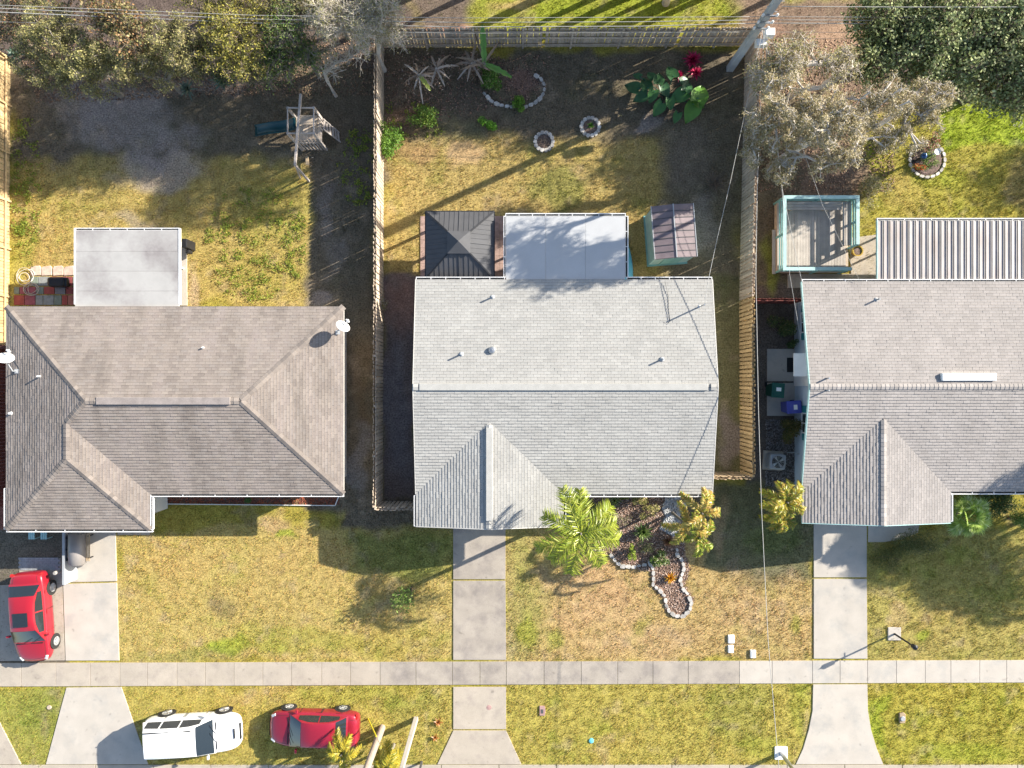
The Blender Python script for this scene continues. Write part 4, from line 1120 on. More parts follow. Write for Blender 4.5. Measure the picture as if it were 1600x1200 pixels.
    def line(pts, d):
        o = drop(pts, d)
        if len(o) > 1: q.tube(o, .0075, 4)
    for sy in (-1, 1):
        line([(xh + .02 + t * (L_ / 2 - .22 - xh), sy * (.70 - .14 * t * t), 3) for t in np.linspace(0, 1, 12)], (0, 0, -1))
        if kind == 'sedan': line([(xr - .02 - t * (L_ / 2 - .2 + xr), sy * (.62 - .06 * t), 3) for t in np.linspace(0, 1, 8)], (0, 0, -1))
        for x in (doors[-1][1] + .22, doors[-1][0] - .03, doors[-2][0] - .05):
            line([(x, sy * 3, z) for z in np.linspace(.32, zbelt(x) - .02, 9)], (0, -sy, 0))
        line([(x, sy * 3, .30) for x in np.linspace(-.9, .9, 9)], (0, -sy, 0))
    line([(L_ / 2 - .20 - .08 * abs(t) ** 2, t * .56, 3) for t in np.linspace(-1, 1, 11)], (0, 0, -1))
    q.build('panel_gaps', M['dark'], root, local=True)
    return root

car('parked_car', 'red sedan with sunroof parked nose-down beside the left driveway', Vector((-23.72, -11.52, .02)), math.radians(-86), 'red_paint2', 'sedan', sunroof=True)
car('parked_car', 'white hatchback SUV parked half on the verge and left apron', Vector((-15.72, -17.25, 0)), math.radians(3.2), 'white_paint', 'suv')
car('parked_car', 'crimson sedan parked on the verge facing the white SUV', Vector((-9.78, -17.02, 0)), math.radians(178.5), 'red_paint', 'sedan')

# ------------------------------------------------------------------ gazebo
gx0, gx1, gy0, gy1 = -4.08, -.84, 4.97, 8.14; gz, gza = 2.2, 3.02
gc = Vector(((gx0 + gx1) / 2, (gy0 + gy1) / 2, gza))
gz_ = thing('gazebo', 'square black metal gazebo tight behind the middle house', 'gazebo', (gc.x, gc.y, 0))
cs = [Vector((gx0, gy0, gz)), Vector((gx1, gy0, gz)), Vector((gx1, gy1, gz)), Vector((gx0, gy1, gz))]
for i in range(4):
    a, b_ = cs[i], cs[(i + 1) % 4]; mid = (a + b_) / 2; out = (mid - Vector((gc.x, gc.y, gz))).normalized()
    for (p, q_) in ((a, mid), (mid, b_)):
        m1 = MB(); m1.slab3([p, q_, gc], .025)
        m1.build('roof_panel', M['charcoal'], gz_)
    m2 = MB()
    for t in [k_ / 14 for k_ in range(1, 14)]:
        e = a * (1 - t) + b_ * t; f_ = 1 - abs(t - .5) * 2
        top = e + (gc - mid) * f_ * .97
        w_ = .05 if abs(t - .5) < .01 else .02
        m2.bar(e + Vector((0, 0, .008)), top + Vector((0, 0, .008)), w_, .018 if w_ < .03 else .04)
    m2.build('roof_ribs', M['charcoal_trim'] if False else M['charcoal'], gz_)
    m3 = MB(); m3.bar(a + Vector((0, 0, .015)), gc + Vector((0, 0, .015)), .07, .035); m3.build('hip_trim', M['charcoal_trim'], gz_)
    m4 = MB(); m4.bar(a - Vector((0, 0, .05)), b_ - Vector((0, 0, .05)), .06, .12); m4.build('fascia', M['charcoal_trim'], gz_)
    m5 = MB(); pc = a + (Vector((gc.x, gc.y, gz)) - a).normalized() * .35; m5.box(pc.x - .06, pc.x + .06, pc.y - .06, pc.y + .06, 0, gz - .02); m5.build('post', M['charcoal_trim'], gz_)
# small raised cap tier
m6 = MB()
u_ = [gc + (c - gc) * .33 + Vector((0, 0, .10)) for c in cs]
for i in range(4): m6.slab3([u_[i], u_[(i + 1) % 4], gc + Vector((0, 0, .12))], .02)
m6.build('roof_cap', M['charcoal'], gz_)

# ------------------------------------------------------------------ shed
sh_c = Vector((7.72, 7.27, 0)); srot = math.radians(4.3)
shd = thing('shed', 'teal garden shed with faded pink panelled roof', 'shed', sh_c, srot)
W2, D2, zE, zR = 1.01, 1.27, 1.9, 2.07
q = MB(); q.box(-W2 + .06, W2 - .06, -D2 + .06, D2 - .06, 0, zE); q.add([(-W2 + .06, -D2 + .06, zE), (W2 - .06, -D2 + .06, zE), (0, -D2 + .06, zR - .02)], [(0, 1, 2)]); q.add([(-W2 + .06, D2 - .06, zE), (W2 - .06, D2 - .06, zE), (0, D2 - .06, zR - .02)], [(0, 1, 2)])
q.build('wall', M['teal_pale'], shd, local=True, fix=False)
for sx in (-1, 1):
    for i in range(8):
        y0_ = -D2 + i * (2 * D2 / 8); y1_ = y0_ + 2 * D2 / 8 - .012
        pts = [(0.012 * sx, y0_, zR), (W2 * sx, y0_, zE), (W2 * sx, y1_, zE), (0.012 * sx, y1_, zR)]
        if sx < 0: pts = pts[::-1]
        m_ = MB(); m_.slab3(pts, .02); m_.build('roof_panel', M['shed_roof'], shd, local=True)
        m_ = MB(); m_.bar((0.01 * sx, y0_ - .006, zR + .008), (W2 * sx, y0_ - .006, zE + .008), .03, .03); m_.build('roof_batten', M['charcoal'], shd, local=True)
q = MB(); q.bar((0, -D2, zR + .015), (0, D2, zR + .015), .05, .03); q.build('ridge_trim', M['grey_paint'], shd, local=True)
for s_ in (-1, 1):
    q = MB(); q.bar((s_ * W2, -D2, zE - .01), (s_ * W2, D2, zE - .01), .04, .07); q.build('edge_trim', M['grey_paint'], shd, local=True)
q = MB(); q.box(-.45, -.01, -D2 + .02, -D2 + .058, .05, 1.8); q.build('door', M['teal'], shd, local=True)
q = MB(); q.box(.01, .45, -D2 + .02, -D2 + .058, .05, 1.8); q.build('door', M['teal'], shd, local=True)
q = MB(); q.box(-W2, W2, -D2 - .02, D2, -.02, .06); q.build('base', M['yellow'] if False else M['teal'], shd, local=True)

# light-blue hull between patio roof and shed
q = MB(); vv = []; ff = []
xs_ = np.linspace(-2.2, 2.2, 23)
for x in xs_:
    t = abs(x) / 2.2; w = .46 * (1 - t ** 2.3) + .02; h_ = .34 * (1 - t ** 3) + .05
    for k_ in range(9):
        th = math.pi * k_ / 8
        vv.append((w * math.cos(th), x, h_ * math.sin(th) + .02))
for i in range(22):
    for k_ in range(8): ff.append((i * 9 + k_, i * 9 + k_ + 1, (i + 1) * 9 + k_ + 1, (i + 1) * 9 + k_))
q.add(vv, ff)
kb = thing('kayak', 'upturned light-blue plastic hull between patio roof and shed', 'kayak', (5.62, 5.35, 0))
q.build('hull', M['pool_blue'], kb, smooth=True, local=True)
q = MB()
for y in np.linspace(-1.9, 1.9, 10): q.obox((.36 * (1 - (abs(y) / 2.2) ** 2.3), y, .22), (.03, .03, .03))
q.build('rivets', M['teal_dark'], kb, local=True)

# ------------------------------------------------------------------ deck
dk_ = thing('deck', 'grey board deck with teal board railing', 'deck', (14.97, 7.3, 0))
dx0, dx1, dy0, dy1, dz = 13.2, 16.74, 5.58, 9.05, .45
bd = MB(); bd.box(0, .132, 0, dy1 - dy0, -.03, 0); bme = bd.mesh('deck_board'); bme.materials.append(M['deck_wood'])
nb = int((dx1 - dx0) / .142)
for i in range(nb): put('deck_board', bme, dk_, (dx0 + i * .142 + .005 - 14.97, dy0 - 7.3, dz + random.uniform(-.003, .003)))
q = MB(); q.box(dx0, dx1, dy0, dy1, .05, dz - .034); q.build('deck_frame', M['teal_dark'] if False else M['wood_grey'], dk_)
def rail(p0, p1, z, w=.15, h=.04, m='teal_pale', nm='top_rail'):
    q = MB(); q.bar((p0[0], p0[1], z), (p1[0], p1[1], z), w, h); q.build(nm, M[m], dk_)
t_ = 1.36
rail((dx0, dy0 - .075), (dx0, dy1 + .075), t_, .16); rail((dx0 + .082, dy1, 0), (dx1 + .075, dy1, 0), t_, .16); rail((dx1, 6.75), (dx1, dy1 - .085), t_, .16); rail((dx0 + .082, dy0), (dx1 - .3, dy0), t_, .16)
for z in (.72, .98, 1.2):
    rail((dx1, 6.75), (dx1, dy1 - .05), z, .03, .13, 'teal', 'side_board'); rail((dx0 + .05, dy1), (dx1 - .05, dy1), z, .03, .11, 'teal', 'side_board')
    rail((dx0, dy0 + .05), (dx0, dy1 - .05), z, .03, .09, 'teal', 'side_board'); rail((dx0 + .05, dy0), (dx1 - .4, dy0), z, .03, .09, 'teal', 'side_board')
for (x, y) in ((dx0, dy0), (dx0, dy1), (dx1, dy1), (dx1, 6.75), (dx0, 7.3), (15, dy1), (dx1, 7.9), (15, dy0), (dx1 - .3, dy0)):
    q = MB(); q.box(x - .045, x + .045, y - .045, y + .045, 0, t_ - .02); q.build('post', M['teal'], dk_)
# built-in bench along the right and back rail
for i in range(3):
    q = MB(); q.box(dx1 - .5 + i * .14, dx1 - .38 + i * .14, 6.8, dy1 - .1, dz + .42, dz + .46); q.build('bench_slat', M['deck_wood'], dk_)
    q = MB(); q.box(dx0 + .3, dx1 - .55, dy1 - .5 + i * .14, dy1 - .38 + i * .14, dz + .42, dz + .46); q.build('bench_slat', M['deck_wood'], dk_)
for (x, y) in ((dx1 - .3, 7), (dx1 - .3, 8.3), (13.8, dy1 - .3), (15.4, dy1 - .3)):
    q = MB(); q.box(x - .04, x + .04, y - .15, y + .15, dz, dz + .42); q.build('bench_leg', M['wood_grey'], dk_)
q = MB(); q.box(dx0 - .2, dx0 - .03, 5.5, 7.7, .28, .32); q.build('step', M['deck_wood'], dk_)
# pot
pp_ = P(1338, 393, .2)
pot = thing('plant_pot', 'golden glazed pot at the open corner of the deck', 'pot', (pp_.x, pp_.y, 0))
q = MB(); q.lathe([(.16, 0), (.24, .2), (.26, .34), (.27, .38), (.22, .38), (.2, .32)], (0, 0, 0), 22); q.build('pot', M['gold'], pot, local=True)
q = MB(); q.lathe([(.2, .3), (.19, .33)], (0, 0, 0), 16); q.build('soil', M['soil'], pot, local=True)

# ------------------------------------------------------------------ play tower
pt_ = thing('play_tower', 'weathered wooden play tower with dark teal slide and ladder', 'play tower', (-9.95, 12.4, 0))
tx0, tx1, ty0, ty1 = -10.56, -9.33, 11.8, 13.0
for (x, y) in ((tx0, ty0), (tx1, ty0), (tx0, ty1), (tx1, ty1)):
    q = MB(); q.box(x - .05, x + .05, y - .05, y + .05, 0, 2.3); q.build('post', M['play_wood'], pt_)
for (a, b_) in (((tx0, ty0), (tx1, ty0)), ((tx0, ty1), (tx1, ty1)), ((tx0, ty0), (tx0, ty1)), ((tx1, ty0), (tx1, ty1))):
    for z in (2.26, 1.0):
        q = MB(); q.bar((*a, z), (*b_, z), .05, .09); q.build('frame_beam', M['play_wood'], pt_)
for i in range(8):
    q = MB(); q.box(tx0 + .02 + i * .152, tx0 + .16 + i * .152, ty0 + .05, ty1 - .05, 1.06, 1.09); q.build('floor_board', M['wood_grey'], pt_)
for i in range(7):
    x = tx0 + .1 + i * .17
    q = MB(); q.box(x, x + .09, ty0 - .05, ty0 - .03, .1, 1.65); q.build('side_slat', M['play_wood'], pt_)
    if i < 4:
        q = MB(); q.box(tx1 + .06, tx1 + .08, ty0 + .55 + i * .17, ty0 + .64 + i * .17, 1.0, 1.7); q.build('side_slat', M['play_wood'], pt_)
q = MB(); q.box(tx0 + .3, tx1 - .05, ty1 - .5, ty1 - .06, 1.5, 1.54); q.build('shelf', M['wood_grey'], pt_)
b0 = P(470, 147, 2.4); b1 = P(461, 258, 2.4)
q = MB(); q.bar(b0, b1, .10, .12); q.build('swing_beam', M['play_wood'], pt_)
q = MB(); q.bar(b1, (b1.x - .05, b1.y - .05, 0), .09); q.build('beam_leg', M['play_wood'], pt_)
q = MB(); q.bar(b1 - Vector((0, 0, .1)), (b1.x - .5, b1.y + .1, 0), .06); q.build('beam_leg', M['play_wood'], pt_)
# ladder
la, lb = Vector((tx1 + .1, 12.95, 1.1)), P(530, 207, .05)
lc, ld = Vector((tx1 + .1, 12.45, 1.1)), P(532, 222, .05)
for (a, b_) in ((la, lb), (lc, ld)):
    q = MB(); q.bar(a, b_, .05, .09); q.build('ladder_rail', M['play_wood'], pt_)
for i in range(6):
    t = (i + .5) / 6
    q = MB(); q.bar(la.lerp(lb, t), lc.lerp(ld, t), .09, .03); q.build('rung', M['play_wood'], pt_)
# slide: a trough that drops to the left
q = MB(); prof = []
for i in range(15):
    t = i / 14
    x = -10.55 - 2.35 * t; y = 12.62 + .05 * t; z = 1.08 * (1 - t) ** 1.15 * (1 - .12 * math.sin(2 * math.pi * t)) + .12 + .03 * math.sin(math.pi * t)
    for (dy, dz_) in ((-.30, .14), (-.27, .16), (-.22, .02), (0, 0), (.22, .02), (.27, .16), (.30, .14)): prof.append((x, y + dy, z + dz_))
ff = [(i * 7 + k_, i * 7 + k_ + 1, (i + 1) * 7 + k_ + 1, (i + 1) * 7 + k_) for i in range(14) for k_ in range(6)]
q.add(prof, ff); so = q.build('slide', M['slide'], pt_, smooth=True)
sol = so.modifiers.new('solid', 'SOLIDIFY'); sol.thickness = .03
sw = thing('swing_seat', 'small tan swing seat lying below the play tower beam', 'swing seat', P(480, 251, .25))
q = MB(); q.obox((0, 0, 0), (.16, .42, .04), rotz=.05); q.build('seat', M['wood_tan'], sw, local=True, bevel=.01)
for s_ in (-1, 1):
    q = MB(); q.bar((0, s_ * .18, 0), (.25, s_ * .22, -.2), .015); q.build('rope', M['wire_dark'], sw, local=True)

# ------------------------------------------------------------------ bins, air conditioner, lamps, boxes
def bin_(label, px, py, m, rz):
    c = P(px, py, 1.05); r = thing('wheelie_bin', label, 'bin', (c.x, c.y, 0), rz)
    q = MB(); q.add([(-.24, -.27, .05), (.24, -.27, .05), (.24, .27, .05), (-.24, .27, .05), (-.29, -.34, 1.0), (.29, -.34, 1.0), (.29, .34, 1.0), (-.29, .34, 1.0)], [(0, 3, 2, 1), (4, 5, 6, 7), (0, 1, 5, 4), (1, 2, 6, 5), (2, 3, 7, 6), (3, 0, 4, 7)])
    q.build('body', M[m], r, local=True, bevel=.02)
    q = MB(); q.box(-.31, .31, -.36, .36, 1.0, 1.06); q.box(-.24, .24, -.27, .27, 1.06, 1.09); l_ = q.build('lid', M[m], r, local=True, bevel=.025)
    q = MB(); q.box(-.11, .13, -.04, .14, 1.091, 1.094); q.build('sticker', M['white'], r, local=True)
    q = MB(); q.bar((-.25, .40, .95), (.25, .40, .95), .03); q.build('handle', M['black'], r, local=True)
    for s_ in (-1, 1):
        q = MB(); q.lathe([(.1, -.03), (.1, .03)], (s_ * .27, .3, .1), 14, rot=Matrix.Rotation(math.pi / 2, 3, 'Y')); q.build('wheel', M['black'], r, local=True)
bin_('dark green wheelie bin on the side pad, farther from the wall', 1216, 610, 'bin_green', math.radians(-4))
bin_('blue-violet recycling bin with white sticker against the right house', 1241, 636, 'bin_blue', math.radians(-86))
mt = thing('doormat', 'black doormat beside the white side awning', 'doormat', P(1237, 570, .04))
q = MB(); q.box(-.24, .22, -.37, .36, 0, .02); q.build('mat', M['black'], mt, local=True)
c = P(1216, 722, .75); ac = thing('air_conditioner', 'grey air conditioner with round fan grille beside the right house', 'air conditioner', (c.x, c.y, 0), math.radians(-4))
q = MB(); q.box(-.40, .40, -.38, .38, .08, .75); q.build('cabinet', M['grey_paint'], ac, local=True, bevel=.09)
q = MB()
for k_ in range(10): q.box(-.405, .405, -.3, .3, .15 + k_ * .055, .17 + k_ * .055); 
q.build('louvres', M['steel'], ac, local=True)
q = MB(); q.lathe([(.31, .752), (.31, .757)], (0, 0, 0), 28); q.build('fan_opening', M['black'], ac, local=True)
q = MB()
for k_ in range(4):
    th = k_ * math.pi / 2 + .6
    q.add([(0, 0, .765), (.29 * math.cos(th - .25), .29 * math.sin(th - .25), .762), (.29 * math.cos(th + .25), .29 * math.sin(th + .25), .778)], [(0, 1, 2)])
q.build('fan_blades', M['steel'], ac, local=True, fix=False)
q = MB()
for r_ in (.1, .17, .24, .30):
    pts = [(r_ * math.cos(t), r_ * math.sin(t), .785) for t in np.linspace(0, 2 * math.pi, 25)]
    q.tube(pts, .006, 4, cap=False)
for k_ in range(8): q.bar((0, 0, .785), (.31 * math.cos(k_ * .785), .31 * math.sin(k_ * .785), .78), .008)
q.build('grille', M['steel'], ac, local=True)
q = MB(); q.box(-.5, .5, -.48, .48, -.05, .08); q.build('pad', M['concrete'], ac, local=True)
q = MB(); q.tube([P(1230, 707, .5), P(1243, 707, .5), P(1250, 710, .6)], .025, 8); tag(q.build('refrigerant_pipe', M['grey_paint']), 'thin pipe from the air conditioner to the wall', 'pipe')

def lamp(label, px, py, h, off):
    b = P(px, py, 0); r = thing('lamp_post', label, 'lamp post', b)
    q = MB(); q.box(-.33, .33, -.33, .33, -.1, .05); q.build('pad', M['concrete_new'], r, local=True, bevel=.02)
    q = MB(); q.tube([(0, 0, .03), (0, 0, h)], [.05, .04], 10); q.build('post', M['pole_conc'] if off else M['charcoal_trim'], r, local=True)
    q = MB(); q.lathe([(.04, h), (.11, h + .05), (.13, h + .28), (.03, h + .36), (.01, h + .42)], (0, 0, 0), 8); q.build('lantern', M['charcoal_trim'], r, local=True)
    q = MB(); q.bar((-.0, -.22, h - .25), (.0, .22, h - .25), .025); q.build('ladder_bar', M['charcoal_trim'], r, local=True)
    return r
lamp('slim dark lamp post on a square pad in the right front lawn', 1397, 990, 1.55, False)
r = thing('street_light', 'grey street pole on a square white pad at the lower right verge', 'street light', P(1220, 1176, 0))
q = MB(); q.box(-.33, .33, -.33, .33, -.1, .06); q.build('pad', M['white'], r, local=True, bevel=.02)
q = MB(); q.tube([(0, 0, .05), (0, 0, 5.2)], [.10, .07], 12); q.build('pole', M['steel'], r, local=True)
q = MB(); q.bar((0, 0, 5.15), (.2, -1.4, 5.35), .06); q.build('arm', M['steel'], r, local=True)
q = MB(); q.obox((.24, -1.65, 5.35), (.25, .6, .12), rotz=.1); q.build('lamp_head', M['grey_paint'], r, local=True, bevel=.03)

def box_(name, label, cat, px, py, sx, sy, h, m, group=None, top=None):
    r = thing(name, label, cat, P(px, py, 0), group=group)
    q = MB(); q.box(-sx / 2, sx / 2, -sy / 2, sy / 2, -.05, h); q.build('box', M[m], r, local=True, bevel=.02)
    q = MB(); q.box(-sx / 2 + .06, sx / 2 - .06, -sy / 2 + .06, sy / 2 - .06, h, h + .012); q.build('lid', M[top or m], r, local=True)
    return r
box_('meter_box', 'upper white meter box in the front lawn', 'meter box', 1142, 998, .32, .42, .08, 'white')
box_('meter_box', 'white meter box just below the upper one of its pair', 'meter box', 1141.5, 1013.5, .28, .38, .08, 'white')
box_('meter_box', 'single white meter box touching the front walk', 'meter box', 1176, 1021, .28, .40, .10, 'white')
box_('valve_box', 'small pinkish valve box in the middle verge', 'valve box', 847, 1110, .26, .46, .04, 'paver', top='charcoal') if False else None
vb = thing('valve_box', 'small pinkish valve box in the middle verge', 'valve box', P(847, 1110, 0))
mp_ = mat('clay_cover', (.38, .24, .22), rough=.8)
q = MB(); q.prism([(-.13, -.24), (.13, -.24), (.17, .0), (.13, .24), (-.13, .24)], -.03, .06); q.build('box', mp_, vb, local=True, bevel=.01)
q = MB(); q.box(-.06, .06, -.12, .08, .06, .07); q.build('lid', M['charcoal'], vb, local=True)
vb = thing('drain_cover', 'brown-grey round-topped cover sunk in the right verge', 'cover', P(1409, 1121, 0))
q = MB(); q.prism([(-.16, -.26), (.12, -.26), (.16, -.1), (.16, .2), (.05, .28), (-.16, .24)], -.03, .09); q.build('cover', M['wood_tan'], vb, local=True, bevel=.03)
q = MB(); q.lathe([(.13, .09), (.11, .13)], (0, -.02, 0), 14); q.build('cap', M['grey_paint'], vb, local=True)
vb = thing('clean_out_cover', 'round rusty cover set in the middle driveway apron', 'cover', P(764, 1105, 0))
q = MB(); q.lathe([(.13, .036), (.12, .044)], (0, 0, 0), 18); q.lathe([(.07, .044), (.06, .052)], (0, 0, 0), 14); q.build('cover', mp_, vb, local=True)
tag(MB().lathe([(.13, .0), (.12, .05), (.03, .07)], P(924, 1157, 0), 14).build('sprinkler_cap', M['pool_blue']), 'tiny light-blue cap in the middle verge grass', 'cap')
tag(MB().lathe([(.12, .0), (.1, .04)], P(77, 1105, 0), 12).build('ground_cover_disc', M['wood_grey']), 'small brown cap in the lower left verge', 'cap')

# black covered grill on the left patio
g_ = thing('grill', 'black covered barbecue on the red paver patio', 'grill', P(88, 440, .5) - Vector((0, 0, .5)), 0)
q = MB(); q.box(-.47, .40, -.24, .24, .0, .55); q.build('cover', M['black'], g_, local=True, bevel=.12)
q = MB(); q.box(.36, .50, -.22, .22, .3, .48); q.build('side_shelf', M['black'], g_, local=True, bevel=.04)
def coil(label, px, py, r, n, m, h=.03, seed=1, sx=1.0):
    rs = random.Random(seed); pts = []
    c = P(px, py, h)
    for i in range(n * 18):
        t = i / 18 * 2 * math.pi; rr_ = r * (.75 + .25 * math.sin(t * .37 + seed)) 
        pts.append((c.x + rr_ * sx * math.cos(t) + .04 * math.sin(t * 1.7), c.y + rr_ * math.sin(t) + .04 * math.cos(t * 1.3), h + .015 + .03 * (i / (n * 18))))
    q = MB(); q.tube(pts, .014, 6); return tag(q.build('garden_hose', M[m], smooth=True), label, 'hose')
coil('pale garden hose looped at the corner of the paver patio', 40, 432, .42, 3, 'stone', .05, 2, 1.1)
coil('green-grey garden hose coil on the red pavers', 50, 452, .36, 4, 'deck_wood', .05, 5, 1.2)
q = MB(); c = P(288, 384, .9)
q.box(c.x - .12, c.x + .14, c.y - .1, c.y + .35, 0, .95); q.box(c.x - .1, c.x + .1, c.y - .3, c.y - .12, .2, .6)
tag(q.build('tool_bundle', M['black'], bevel=.04), 'dark bundle standing against the left patio wall', 'bundle')

# smoker in front of the left house
sm_ = thing('smoker', 'large grey barrel smoker under the left eave', 'smoker', (P(121, 862, .8).x, P(121, 862, .8).y, 0))
a, b_ = P(121, 832, .8), P(121, 884, .8)
q = MB(); q.tube([a, a.lerp(b_, .03), a.lerp(b_, .5), a.lerp(b_, .93), b_], [.25, .40, .41, .38, .24], 22); q.build('barrel', M['tarp'], sm_, smooth=True)
for x in (-.3, .3):
    for y in (-.55, .55):
        q = MB(); q.bar((a.x + x, (a.y + b_.y) / 2 + y, 0), (a.x + x * .8, (a.y + b_.y) / 2 + y, .6), .05); q.build('leg', M['black'], sm_)
q = MB()
for t in (.15, .5, .8): q.bar(a.lerp(b_, t) + Vector((-.47, 0, .05)), a.lerp(b_, t) + Vector((-.37, 0, .1)), .1, .14)
q.bar(a.lerp(b_, .1) + Vector((-.49, 0, .05)), a.lerp(b_, .85) + Vector((-.49, 0, .05)), .035); q.build('door_handle', M['black'], sm_)
q = MB()
for k_ in range(3): q.bar(a.lerp(b_, 0.02) + Vector((.45 + .07 * k_, 0, 0)), a.lerp(b_, .86) + Vector((.45 + .07 * k_, 0, 0)), .035)
q.build('side_shelf', M['wood_tan'], sm_)
q = MB(); q.lathe([(.09, .0), (.09, .5), (.07, .52)], (P(104, 888).x, P(104, 888).y, .4), 12); q.build('firebox', M['stone'], sm_)
q = MB(); p0 = P(99, 828, 1.0); q.box(p0.x - .06, p0.x + .06, P(0, 914, 1.).y, p0.y, -.05, 1.0)
tag(q.build('privacy_panel', M['grey_paint']), 'narrow grey upright panel left of the smoker', 'panel')
for i, (px, lab) in enumerate(((49, 'left one of two pale teal chairs tucked under the eave'), (68, 'right one of two pale teal chairs tucked under the eave'))):
    c = P(px, 834, .45); r = thing('chair', lab, 'chair', (c.x, c.y, 0))
    for k_ in range(3):
        q = MB(); q.box(-.15 + k_ * .105, -.06 + k_ * .105, -.28, .25, .42, .45); q.build('seat_slat', M['teal_pale'], r, local=True)
    q = MB(); q.box(-.16, .16, .25, .29, .42, .95); q.build('backrest', M['teal_pale'], r, local=True)
    for x in (-.14, .14):
        for y in (-.25, .23):
            q = MB(); q.box(x - .02, x + .02, y - .02, y + .02, 0, .42); q.build('leg', M['teal_pale'], r, local=True)
lw = random.Random(8)

# ------------------------------------------------------------------ edging stones
sb = MB(); sb.prism([(.14, .0), (.10, .085), (-.08, .09), (-.14, .03), (-.12, -.07), (.05, -.09)], 0, .12)
stm = sb.mesh('stone'); stm.materials.append(M['stone'])
def stones(root, path, step=.27, closed=False, sc=1.0, z=-.01):
    pts = [P(*p) for p in path]
    if closed: pts.append(pts[0])
    acc = 0; out = []
    for a, b_ in zip(pts[:-1], pts[1:]):
        d = b_ - a; L_ = d.length; t = acc
        while t < L_:
            out.append((a + d * (t / L_), math.atan2(d.y, d.x))); t += step
        acc = t - L_
    for (p, th) in out:
        s_ = sc * random.uniform(.72, 1.15); z_ = z - random.uniform(0, .03)
        o = put('stone', stm, root, (p.x - root.location.x + random.uniform(-.015, .015), p.y - root.location.y + random.uniform(-.015, .015), z_), (random.uniform(-.1, .1), random.uniform(-.1, .1), th + random.uniform(-.2, .2) + random.choice((0, math.pi))), (s_, s_, s_))
        bv = None
eb = thing('stone_edging', 'winding white stone edging with a keyhole loop round the front bed', 'edging', P(1040, 910))
stones(eb, [(955, 868), (962, 878), (973, 884), (988, 886), (1003, 882), (1011, 881)])
stones(eb, [(1015, 880), (1020, 888), (1021, 900), (1020, 913), (1030, 922), (1038, 930), (1040, 943), (1045, 954), (1055, 962), (1067, 962), (1077, 953), (1080, 940), (1074, 928), (1066, 918), (1063, 905), (1067, 893), (1069, 884), (1064, 874), (1058, 866), (1056, 852)])
eb = thing('stone_edging', 'curved grey stone edging round the banana bed in the back yard', 'edging', P(800, 150))
stones(eb, [(757, 147), (765, 157), (777, 163), (792, 167), (806, 167)]); stones(eb, [(822, 167), (834, 163), (844, 155), (850, 145), (850, 133), (845, 124), (836, 118)])
for (cx, cy, lab) in ((850, 222, 'ring of white stones filled with dry twigs'), (922, 199, 'ring of white stones with a small green plant inside')):
    r = thing('stone_ring', lab, 'stone ring', P(cx, cy))
    n_ = 14
    for i in range(n_):
        th = i * 2 * math.pi / n_
        put('stone', stm, r, (.45 * math.cos(th), .45 * math.sin(th), 0), (random.uniform(-.06, .06), random.uniform(-.06, .06), th + math.pi / 2 + random.uniform(-.15, .15)), (.75, 1.05, 1.1))
    q = MB(); q.lathe([(.40, .02), (.36, .06)], (0, 0, 0), 20); q.build('soil', M['soil'], r, local=True)
be = thing('plastic_edging', 'thin white edging along the front bed of the brown-roofed house', 'edging', P(380, 787))
q = MB(); a = P(248, 787); b_ = P(524, 789.5); q.bar((a.x, a.y, .04), (b_.x, b_.y, .04), .035, .1); q.bar((b_.x, b_.y, .04), (P(530, 775).x, P(530, 775).y, .04), .035, .1); q.build('strip', M['white'], be)

